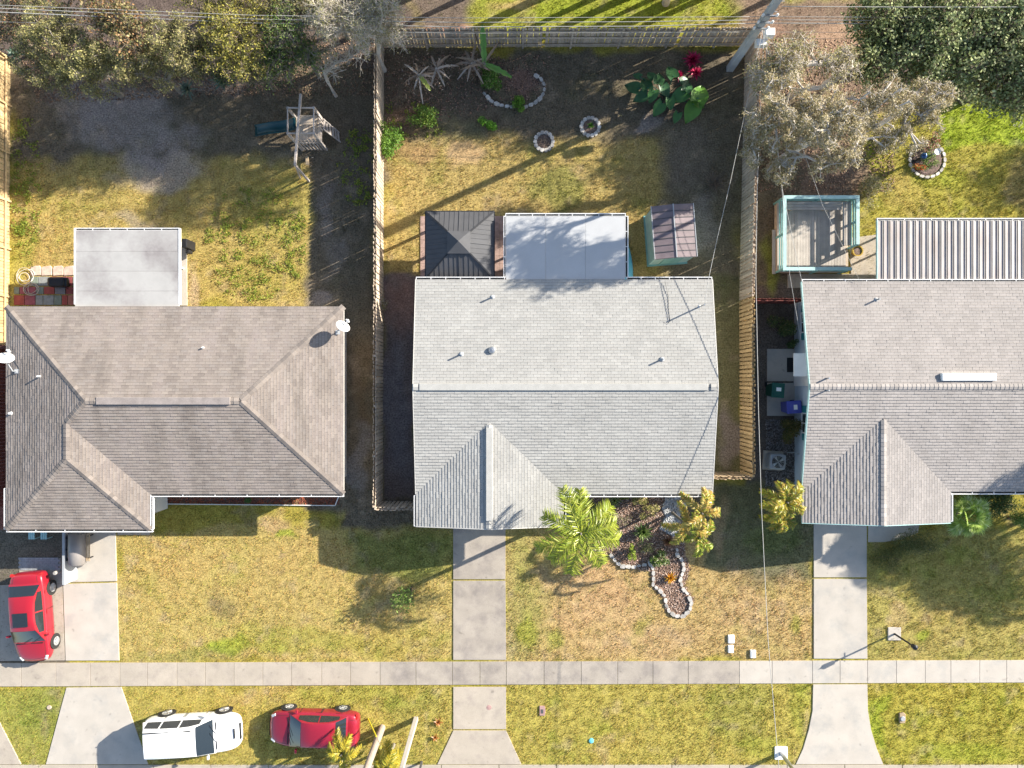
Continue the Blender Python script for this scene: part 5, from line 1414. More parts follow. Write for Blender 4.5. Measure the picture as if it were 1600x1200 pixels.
# ------------------------------------------------------------------ plants
YG = [(.33, .37, .035), (.27, .33, .03), (.38, .40, .05), (.21, .28, .025)]
YEL = [(.46, .36, .03), (.38, .32, .03), (.52, .42, .06), (.22, .24, .03)]
GR = [(.08, .16, .03), (.06, .12, .025), (.11, .20, .035)]
DG = [(.04, .08, .025), (.055, .10, .03), (.03, .06, .02)]
GOLD = [(.50, .34, .06), (.42, .27, .06), (.38, .35, .05), (.26, .30, .035), (.55, .42, .12)]
def frond(parent, c, az, L_, rise, droop, ll, cols, m='leafgloss', npair=74, vee=.35, w=.0165, tilt=0.0, name='frond'):
    """feather palm leaf: rachis with two rows of leaflets"""
    c = np.array(c, float); h = np.array([math.cos(az), math.sin(az), 0]); s_ = np.array([-math.sin(az), math.cos(az), 0]); up = np.array([0, 0, 1.])
    t = np.linspace(0, 1, npair)
    def rp(t): return c + h[None] * (L_ * t * (1 - .12 * t ** 2))[:, None] + up[None] * (rise * np.sin(t * 1.6) - droop * t ** 2.2)[:, None]
    R_ = rp(t); R2 = rp(t + .01); tg = unit(R2 - R_)
    V = []; C = []
    cols = np.array(cols)
    for sg in (-1, 1):
        tt = t[2:]; base = R_[2:]; g_ = tg[2:]
        n_ = len(tt)
        ln = ll * (.35 + .9 * np.sin(np.pi * (.12 + .80 * tt))) * rng.uniform(.75, 1.15, n_)
        d = unit(g_ * (.55 + .5 * tt)[:, None] + sg * s_[None] * 1.0 + up[None] * (vee + .25 - 1.15 * rng.random((n_, 1))) + rng.normal(size=(n_, 3)) * .12)
        tip = base + d * ln[:, None]; tip[:, 2] -= ln * .28
        mid = base + d * (ln * .5)[:, None]
        wv = np.cross(d, up[None]); wv = unit(wv) * w + up[None] * rng.uniform(-.5, .5, (n_, 1)) * w
        V.append(np.stack([base - wv * .5, mid - wv, tip, mid + wv, base + wv * .5], 1)); C.append(cols[rng.integers(0, len(cols), n_)] * rng.uniform(.8, 1.2, (n_, 1)))
    V = np.concatenate(V); C = np.concatenate(C)
    N = len(V)
    Fq = np.arange(N * 5).reshape(N, 5)
    Vt, Ft = np_tubes(R_[:-1], R_[1:], np.linspace(.03, .008, npair - 1), np.linspace(.028, .006, npair - 1), 4)
    # triangulate leaflets for a common face size
    T_ = np.concatenate([Fq[:, [0, 1, 3, 4]], np.stack([Fq[:, 1], Fq[:, 2], Fq[:, 3], Fq[:, 3]], 1)])
    tri1 = T_[:N]; tri2 = Fq[:, [1, 2, 3]]
    me = bpy.data.meshes.new(name)
    allv = np.concatenate([V.reshape(-1, 3), Vt]) - np.array(origin(parent))
    faces = [tuple(r_) for r_ in tri1.tolist()] + [tuple(r_) for r_ in tri2.tolist()] + [tuple(r_) for r_ in (Ft + N * 5).tolist()]
    me.from_pydata(allv.tolist(), [], faces)
    at = me.attributes.new('Col', 'FLOAT_COLOR', 'FACE')
    buf = np.ones((len(faces), 4), dtype=np.float32); buf[:N, :3] = C; buf[N:2 * N, :3] = C; buf[2 * N:, :3] = cols[0] * .9
    at.data.foreach_set('color', buf.ravel()); me.materials.append(M[m])
    return link(bpy.data.objects.new(name, me), parent)

def palm(name, label, base, h, n, L_, cols, lean=(0, 0), az0=0, rise=.7, droop=1.0, ll=.5, trunk_r=.11, old=None, azs=None, bark='bark_grey'):
    base = Vector(base); base.z = 0
    r = thing(name, label, 'palm', base)
    top = base + Vector((lean[0], lean[1], h))
    q = MB(); pts = [base + Vector((lean[0] * t * t, lean[1] * t * t, h * t)) for t in np.linspace(0, 1, 9)]
    q.tube(pts, [trunk_r * 1.35] + [trunk_r * (1.05 - .25 * t) for t in np.linspace(0, 1, 8)], 12); tr = q.build('trunk', M[bark], r)
    q = MB(); q.tube([top - Vector((0, 0, .1)), top + Vector((0, 0, .35))], [trunk_r * .7, .03], 10); q.build('crown_shaft', M['bin_green'] if False else M[bark], r)
    for i in range(n):
        az = (azs[i] if azs else az0 + i * 2.399963) + random.uniform(-.12, .12)
        k_ = i / max(1, n - 1)
        cc = cols if not old or random.random() > .35 else old
        frond(r, top + Vector((0, 0, .1)), az, L_ * random.uniform(.85, 1.1), rise * (1.15 - .8 * (k_ if not azs else random.random())), droop * random.uniform(.75, 1.15), ll, cc)
    return r
D_ = math.radians
palm('palm_tree', 'large yellow-green feather palm at the gutter corner of the middle house', P(908, 835, 5.0), 4.7, 10, 2.1, YG,
     azs=[D_(95), D_(150), D_(195), D_(222), D_(262), D_(300), D_(345), D_(15), D_(45), D_(118)], ll=.54, rise=.5, droop=.9)
palm('palm_tree', 'gold-tipped clumping palm right of the front bed', P(1076, 822, 3.2), 3.0, 5, 1.25, GOLD, old=GOLD, az0=.9, ll=.24, trunk_r=.07)
palm('palm_tree', 'small gold-tipped palm stem at the right edge of the front bed', P(1097, 802, 3.6), 3.4, 6, 1.3, [GOLD[0], GOLD[1], YG[1], GOLD[4]], az0=1.4, ll=.24, trunk_r=.07)
palm('palm_tree', 'lower gold and green palm stem below its taller neighbours', P(1093, 840, 3.0), 2.8, 6, 1.25, [GOLD[3], YG[1], GOLD[1], YG[3]], az0=2.2, ll=.24, trunk_r=.07)
palm('palm_tree', 'gold-green palm against the left wall corner of the right house', P(1230, 785, 2.9), 2.7, 9, 1.25, [YEL[0], YEL[3], YG[0], GOLD[1], YEL[1]], az0=.9, ll=.26, trunk_r=.09)
palm('palm_tree', 'second gold stem of the palm clump beside the right house', P(1222, 806, 2.2), 2.0, 8, 1.1, [YEL[0], YEL[3], YG[3], GOLD[1]], az0=2.4, ll=.25, trunk_r=.07)
palm('palm_tree', 'small yellow palm beside the wooden pole at the bottom edge', P(533, 1180, 2.3), 2.0, 8, .95, YEL, az0=.2, ll=.28, trunk_r=.07)
palm('palm_tree', 'yellow palm crown cut by the bottom edge between the two poles', P(602, 1204, 2.3), 2.0, 9, .9, YEL, az0=1.2, ll=.38, trunk_r=.07)
# off-frame palms whose shadows fall on the lower right lawn
for i, (gx_, gy_, hh, L2) in enumerate(((1790, 735, 5.2, 2.3), (1730, 690, 5.8, 2.2), (1850, 780, 4.8, 2.2), (1690, 770, 3.4, 1.8))):
    palm('palm_tree', 'palm just past the right edge of the picture', P(gx_, gy_), hh, 17, L2 * 1.1, YG, az0=i * .7, ll=.8).__setitem__('group', 'palms beyond the right edge')

# fan palm
def fanpalm(label, base, h, n, pet, fr, cols):
    base = Vector(base); base.z = 0; r = thing('fan_palm', label, 'palm', base)
    q = MB(); q.tube([base, base + Vector((0, 0, h))], [.16, .12], 12); q.build('trunk', M['bark_grey'], r)
    for i in range(n):
        az = i * 2.4; el = math.radians(75 - 85 * (i / n)); d = np.array([math.cos(az) * math.cos(el), math.sin(az) * math.cos(el), math.sin(el)])
        c0 = np.array([base.x, base.y, h]); c1 = c0 + d * pet * random.uniform(.8, 1.1)
        s_ = np.array([-math.sin(az), math.cos(az), 0]); nn = np.cross(d, s_)
        K = 22; th = np.linspace(-1.9, 1.9, K)
        tip = c1 + (d[None] * np.cos(th)[:, None] + s_[None] * np.sin(th)[:, None]) * (fr * (1 - .18 * np.abs(th)))[:, None] * rng.uniform(.9, 1.08, (K, 1)); tip[:, 2] -= fr * .25
        mid = c1 + (d[None] * np.cos(th)[:, None] + s_[None] * np.sin(th)[:, None]) * fr * .5
        wv = (-d[None] * np.sin(th)[:, None] + s_[None] * np.cos(th)[:, None]) * .035
        V = np.stack([np.repeat(c1[None], K, 0), mid - wv, tip, mid + wv], 1)
        Vt, Ft = np_tubes(c0[None], c1[None], [.02], [.014], 4)
        V = np.concatenate([V.reshape(-1, 3), Vt]); Fc = np.concatenate([np.arange(K * 4).reshape(K, 4), Ft + K * 4])
        cc = np.array(cols); C = np.concatenate([cc[rng.integers(0, len(cc), K)] * rng.uniform(.8, 1.2, (K, 1)), np.repeat(cc[:1], len(Ft), 0)])
        npobj('frond', V, Fc, M['leafgloss'], r, C)
    return r
fanpalm('bright green fan palm by the right driveway gutter corner', P(1519, 808, 2.4), 1.9, 26, .65, .62, [(.30, .42, .08), (.38, .48, .12), (.22, .32, .06), (.48, .56, .24)])

def shrub(name, label, px, py, h, rx, ry, n, size, cols, cat='shrub', m='leaf', stems=14, z0=.05, up=.6, aspect=.45, stemcol='bark', lumps=5, group=None):
    c = P(px, py, h * .6); r = thing(name, label, cat, (c.x, c.y, 0), group=group)
    L_ = rng.normal(size=(lumps, 3)) * np.array([rx * .45, ry * .45, h * .15]) + np.array([c.x, c.y, h * .6])
    k_ = rng.integers(0, lumps, n)
    d = unit(rng.normal(size=(n, 3))) * (rng.random((n, 1)) ** .45) * np.array([rx * .6, ry * .6, h * .42])
    Pt = L_[k_] + d; Pt[:, 2] = np.maximum(Pt[:, 2], z0)
    V, Fc, C = np_leaves(Pt, size, cols, up=up, aspect=aspect); npobj('foliage', V, Fc, M[m], r, C)
    ends = Pt[rng.integers(0, n, stems)]; b0_ = np.repeat(np.array([[c.x, c.y, 0]]), stems, 0) + rng.normal(size=(stems, 3)) * np.array([rx * .12, ry * .12, 0])
    V, Fc = np_tubes(b0_, ends, np.full(stems, .018), np.full(stems, .008), 4); npobj('stems', V, Fc, M[stemcol], r)
    return r
def rosette(name, label, px, py, h, n, L_, w, cols, cat='plant', el0=80, el1=5, m='leafgloss', droop=.3, group=None):
    b = P(px, py, h * .4); r = thing(name, label, cat, (b.x, b.y, 0), group=group)
    for i in range(n):
        az = i * 2.399963 + random.uniform(-.1, .1); el = math.radians(el0 + (el1 - el0) * (i / n)); ln = L_ * random.uniform(.8, 1.1)
        d = Vector((math.cos(az) * math.cos(el), math.sin(az) * math.cos(el), math.sin(el))); s_ = Vector((-math.sin(az), math.cos(az), 0))
        p0 = Vector((b.x, b.y, h * .25)); q = MB(); c_ = cols[random.randrange(len(cols))]; kf = random.uniform(.8, 1.2); q.cc = tuple(x * kf for x in c_)
        p1 = p0 + d * ln * .5; p2 = p0 + d * ln - Vector((0, 0, droop * ln * .5)); u_ = Vector((0, 0, .012))
        q.add([p0 - s_ * w * .5, p0 + s_ * w * .5, p1 + s_ * w * .6 + u_, p1 - s_ * w * .6 + u_, p2, p1 - u_, p0 - u_], [(0, 6, 5, 3), (6, 1, 2, 5), (3, 5, 4), (5, 2, 4)])
        q.build('leaf', M[m], r, fix=False)
    return r
# front bed plants
rosette('sago_palm', 'round green cycad in the middle of the front bed', 1005, 831, .5, 44, .62, .07, [(.10, .17, .04), (.15, .22, .05), (.20, .26, .08)], 'plant')
shrub('shrub', 'white-edged dark green shrub near the keyhole loop', 1029, 876, .6, .42, .38, 900, .10, [(.06, .12, .02), (.10, .18, .03), (.40, .42, .25), (.14, .2, .04)])
shrub('shrub', 'small yellow-green shrub left in the front bed', 989, 866, .55, .18, .32, 420, .09, [(.28, .34, .04), (.2, .28, .03)])
rosette('croton', 'orange spiky plant above the keyhole loop', 1048, 903, .35, 40, .38, .06, [(.62, .30, .02), (.55, .22, .02), (.66, .42, .05)], 'plant')
rosette('bronze_plant', 'bronze-brown plant left of the golden palms', 1044, 846, .5, 34, .42, .06, [(.22, .11, .06), (.28, .15, .07), (.16, .08, .05)], 'plant')
rosette('agave', 'pale green spiky rosette under the gutter', 960, 782, .45, 36, .46, .05, [(.28, .32, .12), (.22, .27, .09), (.34, .36, .16)], 'plant')
shrub('shrub', 'thin yellow-tan shrub under the gutter right of the rosette', 1000, 782, .8, .35, .28, 420, .09, [(.30, .28, .07), (.36, .28, .14), (.2, .2, .05)])
shrub('shrub', 'small olive shrub between rosette and front wall', 976, 776, .6, .3, .22, 380, .09, [(.2, .22, .04), (.14, .16, .03)])
rosette('bromeliad', 'upper small orange spiky plant beside the apron', 685, 1128, .15, 16, .30, .05, [(.50, .20, .06), (.42, .16, .05)], 'plant')
rosette('bromeliad', 'lower small orange spiky plant beside the apron', 680, 1152, .15, 14, .26, .05, [(.50, .24, .08), (.42, .18, .05)], 'plant')
shrub('shrub', 'olive-green low shrub in the upper left of the front bed', 925, 796, .5, .42, .35, 600, .09, [(.18, .22, .05), (.26, .28, .07), (.12, .16, .04)])
shrub('shrub', 'yellow-tan feathery shrub high in the centre of the front bed', 1012, 796, .6, .4, .35, 520, .09, [(.34, .30, .10), (.28, .28, .07), (.40, .32, .18)])
shrub('ground_cover', 'loose pinkish-green ground cover left of the cycad', 968, 812, .3, .55, .35, 420, .07, [(.34, .25, .20), (.22, .24, .08), (.42, .34, .28)])
shrub('ground_cover', 'sparse green sprigs between the cycad and white-edged shrub', 1010, 856, .3, .4, .3, 260, .07, [(.18, .22, .06), (.30, .30, .14)])
# sapling
r = shrub('sapling', 'thin young tree alone in the left front lawn', 637, 932, 1.7, .62, .8, 420, .14, [(.16, .24, .05), (.24, .30, .08), (.10, .17, .03)], 'tree', stems=16, lumps=9)
# fenced back yard
shrub('shrub', 'tall green shrub against the left fence of the middle yard', 607, 212, 1.3, .55, .95, 1800, .12, [(.13, .25, .03), (.09, .19, .025), (.18, .3, .04)], lumps=9)
shrub('shrub', 'green leafy shrub beside the one against the left fence', 660, 187, .9, .7, .5, 1100, .11, [(.13, .24, .03), (.09, .18, .025), (.2, .26, .05)], lumps=8)
shrub('shrub', 'small round bright green bush in the middle yard', 766, 192, .5, .36, .36, 700, .10, [(.16, .36, .03), (.12, .28, .03)], lumps=6)
shrub('shrub', 'leafy green bush at the foot of the green banana leaf', 762, 120, .9, .55, .6, 1300, .13, [(.12, .24, .03), (.08, .17, .025), (.24, .3, .1)], lumps=8)
shrub('shrub', 'bright green fern in the curved stone bed', 814, 160, .5, .34, .36, 600, .10, [(.16, .30, .03), (.12, .24, .03)], lumps=5)
rosette('plant', 'small green plant growing in the stone ring', 923, 196, .25, 14, .26, .06, [(.12, .26, .04), (.08, .18, .03)], 'plant')
r = thing('twig_pile', 'dry brown twigs heaped in the lower stone ring', 'twigs', P(850, 222))
k_ = 60; a = rng.normal(size=(k_, 3)) * [.15, .15, .03] + [0, 0, .1]; b_ = a + rng.normal(size=(k_, 3)) * [.15, .15, .03]
V, Fc = np_tubes(a, b_, np.full(k_, .012), np.full(k_, .008), 4); npobj('twigs', V, Fc, M['bark'], r, local=True)
# dry shrub right of the shed
r = thing('dry_shrub', 'leafless brown shrub by the right fence above the shed', 'shrub', P(1115, 288)); k_ = 160
a = rng.normal(size=(k_, 3)) * [.1, .1, .05] + [0, 0, .15]; b_ = a + unit(rng.normal(size=(k_, 3)) + [0, 0, .5]) * rng.uniform(.3, .75, (k_, 1))
V, Fc = np_tubes(a, b_, np.full(k_, .014), np.full(k_, .007), 4); npobj('twigs', V, Fc, M['bark'], r, local=True)

def bigleaf(parent, c, d, ln, w, colr, m='leafgloss', heart=True, fold=.24, droop=.42, name='leaf', tears=0):
    c = Vector(c); d = Vector(d).normalized(); s_ = d.cross(Vector((0, 0, 1))).normalized(); n_ = s_.cross(d)
    if n_.z < 0: n_ = -n_
    K = 9; L1 = []; Rr = []; mid = []
    for i in range(K):
        t = i / (K - 1)
        ww = (w * math.sin(math.pi * min(1, .22 + t * .78)) ** .8 * (1.15 - .35 * t)) if heart else w * (math.sin(math.pi * (.06 + .9 * t)) ** .4) * .8
        if tears and i % 2: ww *= random.uniform(.55, .9)
        p = c + d * ln * t - Vector((0, 0, droop * ln * t * t)); mid.append(p - n_ * fold * w * .5)
        L1.append(p - s_ * ww * .5 + n_ * random.uniform(0, .03)); Rr.append(p + s_ * ww * .5 + n_ * random.uniform(0, .03))
    if heart:
        L1[0] = L1[0] - d * ln * .18; Rr[0] = Rr[0] - d * ln * .18
    q = MB(); q.cc = colr; vv = L1 + mid + Rr; ff = []
    for i in range(K - 1): ff += [(i, i + 1, K + i + 1, K + i), (K + i, K + i + 1, 2 * K + i + 1, 2 * K + i)]
    q.add(vv, ff); q.build(name, M[m], parent, smooth=True, fix=False)
ee = thing('elephant_ear', 'dark green elephant-ear clump with big heart-shaped leaves in the back yard', 'plant', P(1040, 150))
for (px, py, sz, az, h_, cc) in [(990, 135, .75, 150, .9, 0), (1010, 130, .7, 100, 1.0, 0), (1030, 122, .65, 80, 1.1, 0), (1003, 150, .7, 200, .8, 0), (1020, 148, .6, 250, .9, 1), (1050, 112, .7, 110, 1.1, 0), (1063, 148, .85, 200, 1.0, 1), (1030, 168, .7, 235, .7, 1),
                             (1075, 135, .6, 60, 1.1, 0), (1095, 145, 1.0, 70, 1.1, 2), (1082, 172, .95, 245, .8, 2), (1093, 160, .6, 330, .9, 2), (1058, 182, .5, 250, .5, 1), (1018, 118, .5, 120, 1.0, 0), (1040, 140, .6, 300, .9, 0), (996, 118, .4, 150, .9, 0), (1070, 125, .5, 20, 1.0, 0), (1048, 160, .55, 280, .8, 1)]:
    p = P(px, py, h_); colr = [(.045, .12, .045), (.06, .16, .04), (.11, .24, .035)][cc]; a = math.radians(az)
    dd = Vector((math.cos(a), math.sin(a), -.1)); bigleaf(ee, p - dd * sz * .4, dd, sz, sz * .85, colr)
    q = MB(); q.tube([(P(1040, 150).x, P(1040, 150).y, 0), p - dd * sz * .3], .02, 5); q.build('stalk', M['bin_green'], ee)
r = rosette('ti_plant', 'crimson-pink cordyline behind the elephant-ear plant', 1083, 92, 1.0, 34, .55, .11, [(.38, .012, .07), (.50, .02, .10), (.26, .015, .05), (.55, .04, .12)], 'plant', el1=-5)
rosette('ti_plant', 'lower pink-red cordyline head next to the utility pole', 1088, 112, .8, 26, .45, .10, [(.50, .02, .09), (.62, .06, .14), (.30, .015, .06)], 'plant', el1=-5)
rosette('ti_plant', 'smallest pink cordyline head at the left of the red clump', 1062, 116, .7, 16, .35, .08, [(.55, .03, .12), (.38, .015, .08)], 'plant', el1=-5)
# banana plants
bn = thing('banana_plant', 'banana plant with one upright green leaf and torn brown ones', 'banana plant', P(755, 108))
c = P(757, 100, 1.6)
q = MB(); q.tube([(P(755, 108).x, P(755, 108).y, 0), c], [.14, .08], 10); q.build('stem', M['bark_grey'], bn)
bigleaf(bn, c, (-.05, 1, .35), 1.75, .42, (.16, .32, .06), heart=False, tears=1, droop=.1)
bigleaf(bn, c, (1, -.5, .3), 1.5, .4, (.14, .28, .05), heart=False, tears=1, droop=.25)
for (dx, dy, ln) in ((-1, .3, 1.5), (-.8, -.15, 1.2), (.55, .9, 1.4), (-.3, 1, 1.7)):
    bigleaf(bn, c, (dx, dy, .2), ln, .16, (.34, .25, .17), heart=False, tears=1, droop=.35, name='dead_leaf', m='leaf')
for j, (bx_, by_, lab) in enumerate(((655, 118, 'withered banana plant with hanging grey-brown leaves near the left fence'), (682, 108, 'withered banana stem right of its dead neighbour'), (737, 100, 'drooping dead banana stem left of the green-leaved one'))):
    bn = thing('banana_plant', lab, 'banana plant', P(bx_, by_)); c = P(bx_, by_, 1.9 - .3 * j) ; c.x -= 0
    q = MB(); q.tube([P(bx_, by_), c * 1.0], [.12, .07], 10); q.build('stem', M['bark_pale'], bn)
    for i in range(9):
        az = i * 2.4 + j; bigleaf(bn, c, (math.cos(az), math.sin(az), .25 - .05 * i), random.uniform(.6, 1.15), random.uniform(.10, .2), random.choice([(.40, .32, .26), (.30, .23, .17), (.48, .42, .36)]), heart=False, tears=1, droop=random.uniform(.3, .8), name='dead_leaf', m='leaf')
    tp = np.array(c)[None] + rng.normal(size=(260, 3)) * np.array([.45, .45, .28]) * rng.random((260, 1)) ** .5 - [0, 0, .25]
    V, Fc, C = np_leaves(tp, .17, [(.42, .34, .28), (.32, .25, .19), (.24, .18, .14)], up=-.2, aspect=.25); tag(npobj('leaf_tatters', V, Fc, M['leaf'], bn, C), kind='stuff')
    if j == 0: bigleaf(bn, c, (.5, -.6, .1), .8, .3, (.30, .34, .06), heart=False, tears=1)
# right side: flower bed with gazing ball
fb = thing('flower_bed', 'round flower bed edged with pale stones in the right lawn', 'flower bed', P(1448, 250))
q = MB(); q.lathe([(.78, .01), (.7, .05)], (0, 0, 0), 24); q.build('soil', M['soil'], fb, local=True)
for i in range(20):
    th = i * math.pi * 2 / 20
    put('stone', stm, fb, (.88 * math.cos(th), .88 * math.sin(th), -.01), (0, 0, th + math.pi / 2), (.9, .8, .8))
shrub('flowers', 'red-orange flowers at the lower edge of the round bed', 1435, 262, .35, .35, .22, 380, .08, [(.5, .08, .03), (.6, .2, .04), (.15, .22, .04)], 'flowers')
shrub('flowers', 'pinkish flowers and greenery at the upper side of the round bed', 1462, 222, .5, .45, .5, 700, .09, [(.42, .14, .10), (.14, .22, .04), (.22, .26, .06), (.5, .28, .22)], 'flowers')
shrub('shrub', 'low green plants in the centre of the round bed', 1450, 245, .35, .45, .4, 600, .08, [(.14, .24, .04), (.2, .28, .05), (.1, .16, .03)])
p = P(1443, 244, .8); r = thing('gazing_ball', 'dark blue gazing ball on a stand in the round bed', 'gazing ball', (p.x, p.y, 0))
q = MB(); q.lathe([(.17 * math.sin(t), .8 - .17 * math.cos(t)) for t in np.linspace(.05, 3.09, 14)], (0, 0, 0), 24); q.build('ball', M['ballblue'], r, local=True, smooth=True)
q = MB(); q.lathe([(.14, 0), (.05, .08), (.05, .55), (.1, .64)], (0, 0, 0), 12); q.build('stand', M['black'], r, local=True)
p = P(1465, 237, .6); r = thing('bird_bath', 'small white bird bath beside the gazing ball', 'bird bath', (p.x, p.y, 0))
q = MB(); q.lathe([(.1, 0), (.05, .1), (.05, .5), (.16, .6), (.16, .62), (.12, .58)], (0, 0, 0), 20); q.build('basin', M['white'], r, local=True)
# hedges and bushes at right
shrub('hedge', 'low olive hedge curving along the right driveway', 1390, 872, .7, .75, .6, 3000, .07, [(.16, .17, .05), (.22, .21, .06), (.10, .12, .03)], 'hedge', lumps=12)
shrub('hedge', 'low hedge under the front gable of the right house', 1432, 850, .8, 1.2, .6, 4200, .07, [(.14, .16, .05), (.20, .20, .07), (.09, .11, .03)], 'hedge', lumps=16)
shrub('shrub', 'dark bush between the fan palm and the front wall', 1560, 790, 1.2, .8, .7, 2400, .09, [(.06, .10, .03), (.10, .15, .04)], lumps=10)
shrub('shrub', 'light green shrub at the right edge by the gutter', 1594, 812, 1.3, .5, .5, 1300, .10, [(.16, .24, .05), (.22, .30, .07)], lumps=7)
shrub('shrub', 'dark bush behind the fan palm below the gutter', 1570, 778, 1.0, .6, .5, 1400, .09, [(.05, .09, .03), (.08, .12, .03)], lumps=7)
shrub('shrub', 'bronze-green round bush between the bins and air conditioner', 1236, 672, 1.2, .42, .5, 2200, .08, [(.13, .13, .03), (.20, .15, .05), (.08, .09, .02)], lumps=8)
shrub('shrub', 'dark green bush beside the side passage wall', 1224, 515, 1.1, .5, .55, 1700, .09, [(.05, .09, .03), (.09, .14, .04), (.18, .18, .06)], lumps=8)
shrub('shrub', 'small dark plant against the teal-trimmed wall', 1238, 535, .9, .25, .25, 500, .09, [(.05, .09, .03), (.09, .14, .04)], lumps=4)
shrub('shrub', 'pale dry shrub at the upper right corner of the deck', 1366, 298, 1.0, .65, .8, 1800, .08, [(.30, .27, .14), (.26, .25, .08), (.36, .31, .2)], lumps=8)
shrub('shrub', 'dry creeper caught on the left fence beside the middle house', 597, 478, .9, .3, .3, 260, .08, [(.34, .25, .18), (.2, .2, .08)], lumps=5, stems=40, stemcol='bark_pale')
shrub('shrub', 'dry red-brown plant at the left front bed', 455, 779, .4, .3, .18, 300, .08, [(.35, .10, .05), (.28, .2, .1)], lumps=3)
shrub('shrub', 'green plant in shade of the left front gutter', 385, 779, .4, .3, .18, 300, .08, [(.06, .12, .03), (.1, .17, .04)], lumps=3)
rosette('palmetto', 'bluish palmetto under the trees at the upper left', 347, 125, 1.0, 26, .7, .10, [(.10, .17, .12), (.14, .20, .15)], 'plant', el1=0)
rosette('palmetto', 'bluish palmetto at the top of the left fence', 22, 84, .8, 22, .5, .09, [(.10, .17, .12), (.14, .20, .15)], 'plant', el1=0)
rosette('palmetto', 'grey-green palmetto below the pale-branched tree', 292, 138, .8, 24, .6, .09, [(.12, .17, .13), (.16, .20, .15)], 'plant', el1=0)

# ------------------------------------------------------------------ trees
def tree(label, gpx, gpy, h, lobes, nattr, cols, leaf=.1, perclump=26, bark='bark', tw=8, twl=.55, r0=.16, name='tree', spread=.28, group=None, up=.5, aspect=.45, leafm='leaf', lean=(0, 0), seed=0, twigr=.010, minz=.8, rmin=.014, drop=0.0):
    """lobes: list of (dx,dy,z,rx,ry,rz) relative to the base; branches grow towards points in them"""
    R = np.random.default_rng(seed + 100)
    base = np.array(P(gpx, gpy)); r = thing(name, label, 'tree', tuple(base), group=group)
    A_ = []
    vol = np.array([l[3] * l[4] * l[5] for l in lobes]); vol = vol / vol.sum()
    for l, f in zip(lobes, vol):
        k = max(3, int(nattr * f)); d = unit(R.normal(size=(k, 3))) * (R.random((k, 1)) ** .4)
        A_.append(np.array([l[0], l[1], l[2]]) + d * np.array([l[3], l[4], l[5]]))
    A_ = np.concatenate(A_); A_[:, 2] = np.maximum(A_[:, 2], minz)
    # trunk
    tk = h * spread; nodes = []; par = []; plen = []
    for i in range(6):
        t = i / 5; nodes.append([lean[0] * t * t, lean[1] * t * t, tk * t]); par.append(i - 1); plen.append(tk * t)
    order = np.argsort(np.linalg.norm(A_ - np.array(nodes[-1]), axis=1))
    NA = np.array(nodes); PL = np.array(plen); par = list(par); tips = []
    for ai in order:
        a = A_[ai]; dd = np.linalg.norm(NA - a, axis=1)
        cost = dd + .35 * PL; cost[:4] += 3
        j = int(np.argmin(cost)); L_ = dd[j]; k = max(1, int(L_ / .45)); p = NA[j]; prev = j
        new = []; pl = PL[j]
        for m_ in range(1, k + 1):
            t = m_ / k; q = p * (1 - t) + a * t; q = q + np.array([0, 0, .22 * L_ * math.sin(math.pi * t) * .5]) + (R.normal(size=3) * .05 * L_ / k if m_ < k else 0)
            new.append(q); par.append(prev); prev = len(NA) + len(new) - 1; pl += L_ / k; 
        NA = np.concatenate([NA, np.array(new)]); PL = np.concatenate([PL, np.linspace(PL[j] + L_ / k, pl, k)]); tips.append(prev)
    cnt = np.zeros(len(NA))
    for t_i in tips: cnt[t_i] += 1
    for i in range(len(NA) - 1, 0, -1): cnt[par[i]] += cnt[i]
    rad = np.maximum(rmin, r0 * (cnt / cnt[0]) ** .55)
    rad[:6] = r0 * np.linspace(1.15, .62, 6)
    idx = np.arange(1, len(NA)); pr = np.array(par)[1:]
    big = idx; 
    rp = np.minimum(rad[pr], rad[idx] * 1.5)
    V, Fc = np_tubes(NA[pr], NA[idx], rp, rad[idx], 6)
    trunk = npobj('trunk', V, Fc, M[bark], r, local=True, smooth=True)
    # twigs
    T0 = NA[np.array(tips)]; T0 = np.repeat(T0, tw, 0); out = unit(R.normal(size=T0.shape) + np.array([0, 0, .35]))
    T1 = T0 + out * R.uniform(.4, 1.1, (len(T0), 1)) * twl
    S0 = T0 + (T1 - T0) * .5; S0 = np.repeat(S0, 2, 0); S1 = S0 + unit(R.normal(size=S0.shape) + np.repeat(out, 2, 0)) * twl * R.uniform(.3, .6, (len(S0), 1))
    V, Fc = np_tubes(np.concatenate([T0, S0]), np.concatenate([T1, S1]), np.full(len(T0) + len(S0), twigr * 1.3), np.full(len(T0) + len(S0), twigr * .7), 3)
    tag(npobj('twigs', V, Fc, M[bark], r, local=True), kind='stuff')
    if perclump:
        E = np.concatenate([T1, S1]); n_ = int(len(tips) * perclump); src = E[R.integers(0, len(E), n_)]
        Pt = src + R.normal(size=(n_, 3)) * leaf * .9; Pt[:, 2] -= drop
        # each limb's leaves share a tone
        V, Fc, C = np_leaves(Pt, leaf, cols, up=up, aspect=aspect)
        tone = .75 + .6 * vnoise(Pt[:, 0] + base[0], Pt[:, 1] + base[1], .8, seed + 3)
        npobj('crown', V, Fc, M[leafm], r, C * tone[:, None], local=True)
    return r
OLV_L = [(.30, .25, .13), (.35, .29, .17), (.22, .20, .08), (.38, .33, .21)]
def lobes_at(gpx, gpy, rows):
    """rows: photo px, py, height, rx, ry, rz -> lobes relative to the trunk foot"""
    b = P(gpx, gpy); out = []
    for (px, py, h_, rx, ry, rz) in rows:
        c = P(px, py, h_); out.append((c.x - b.x, c.y - b.y, h_, rx, ry, rz))
    return out
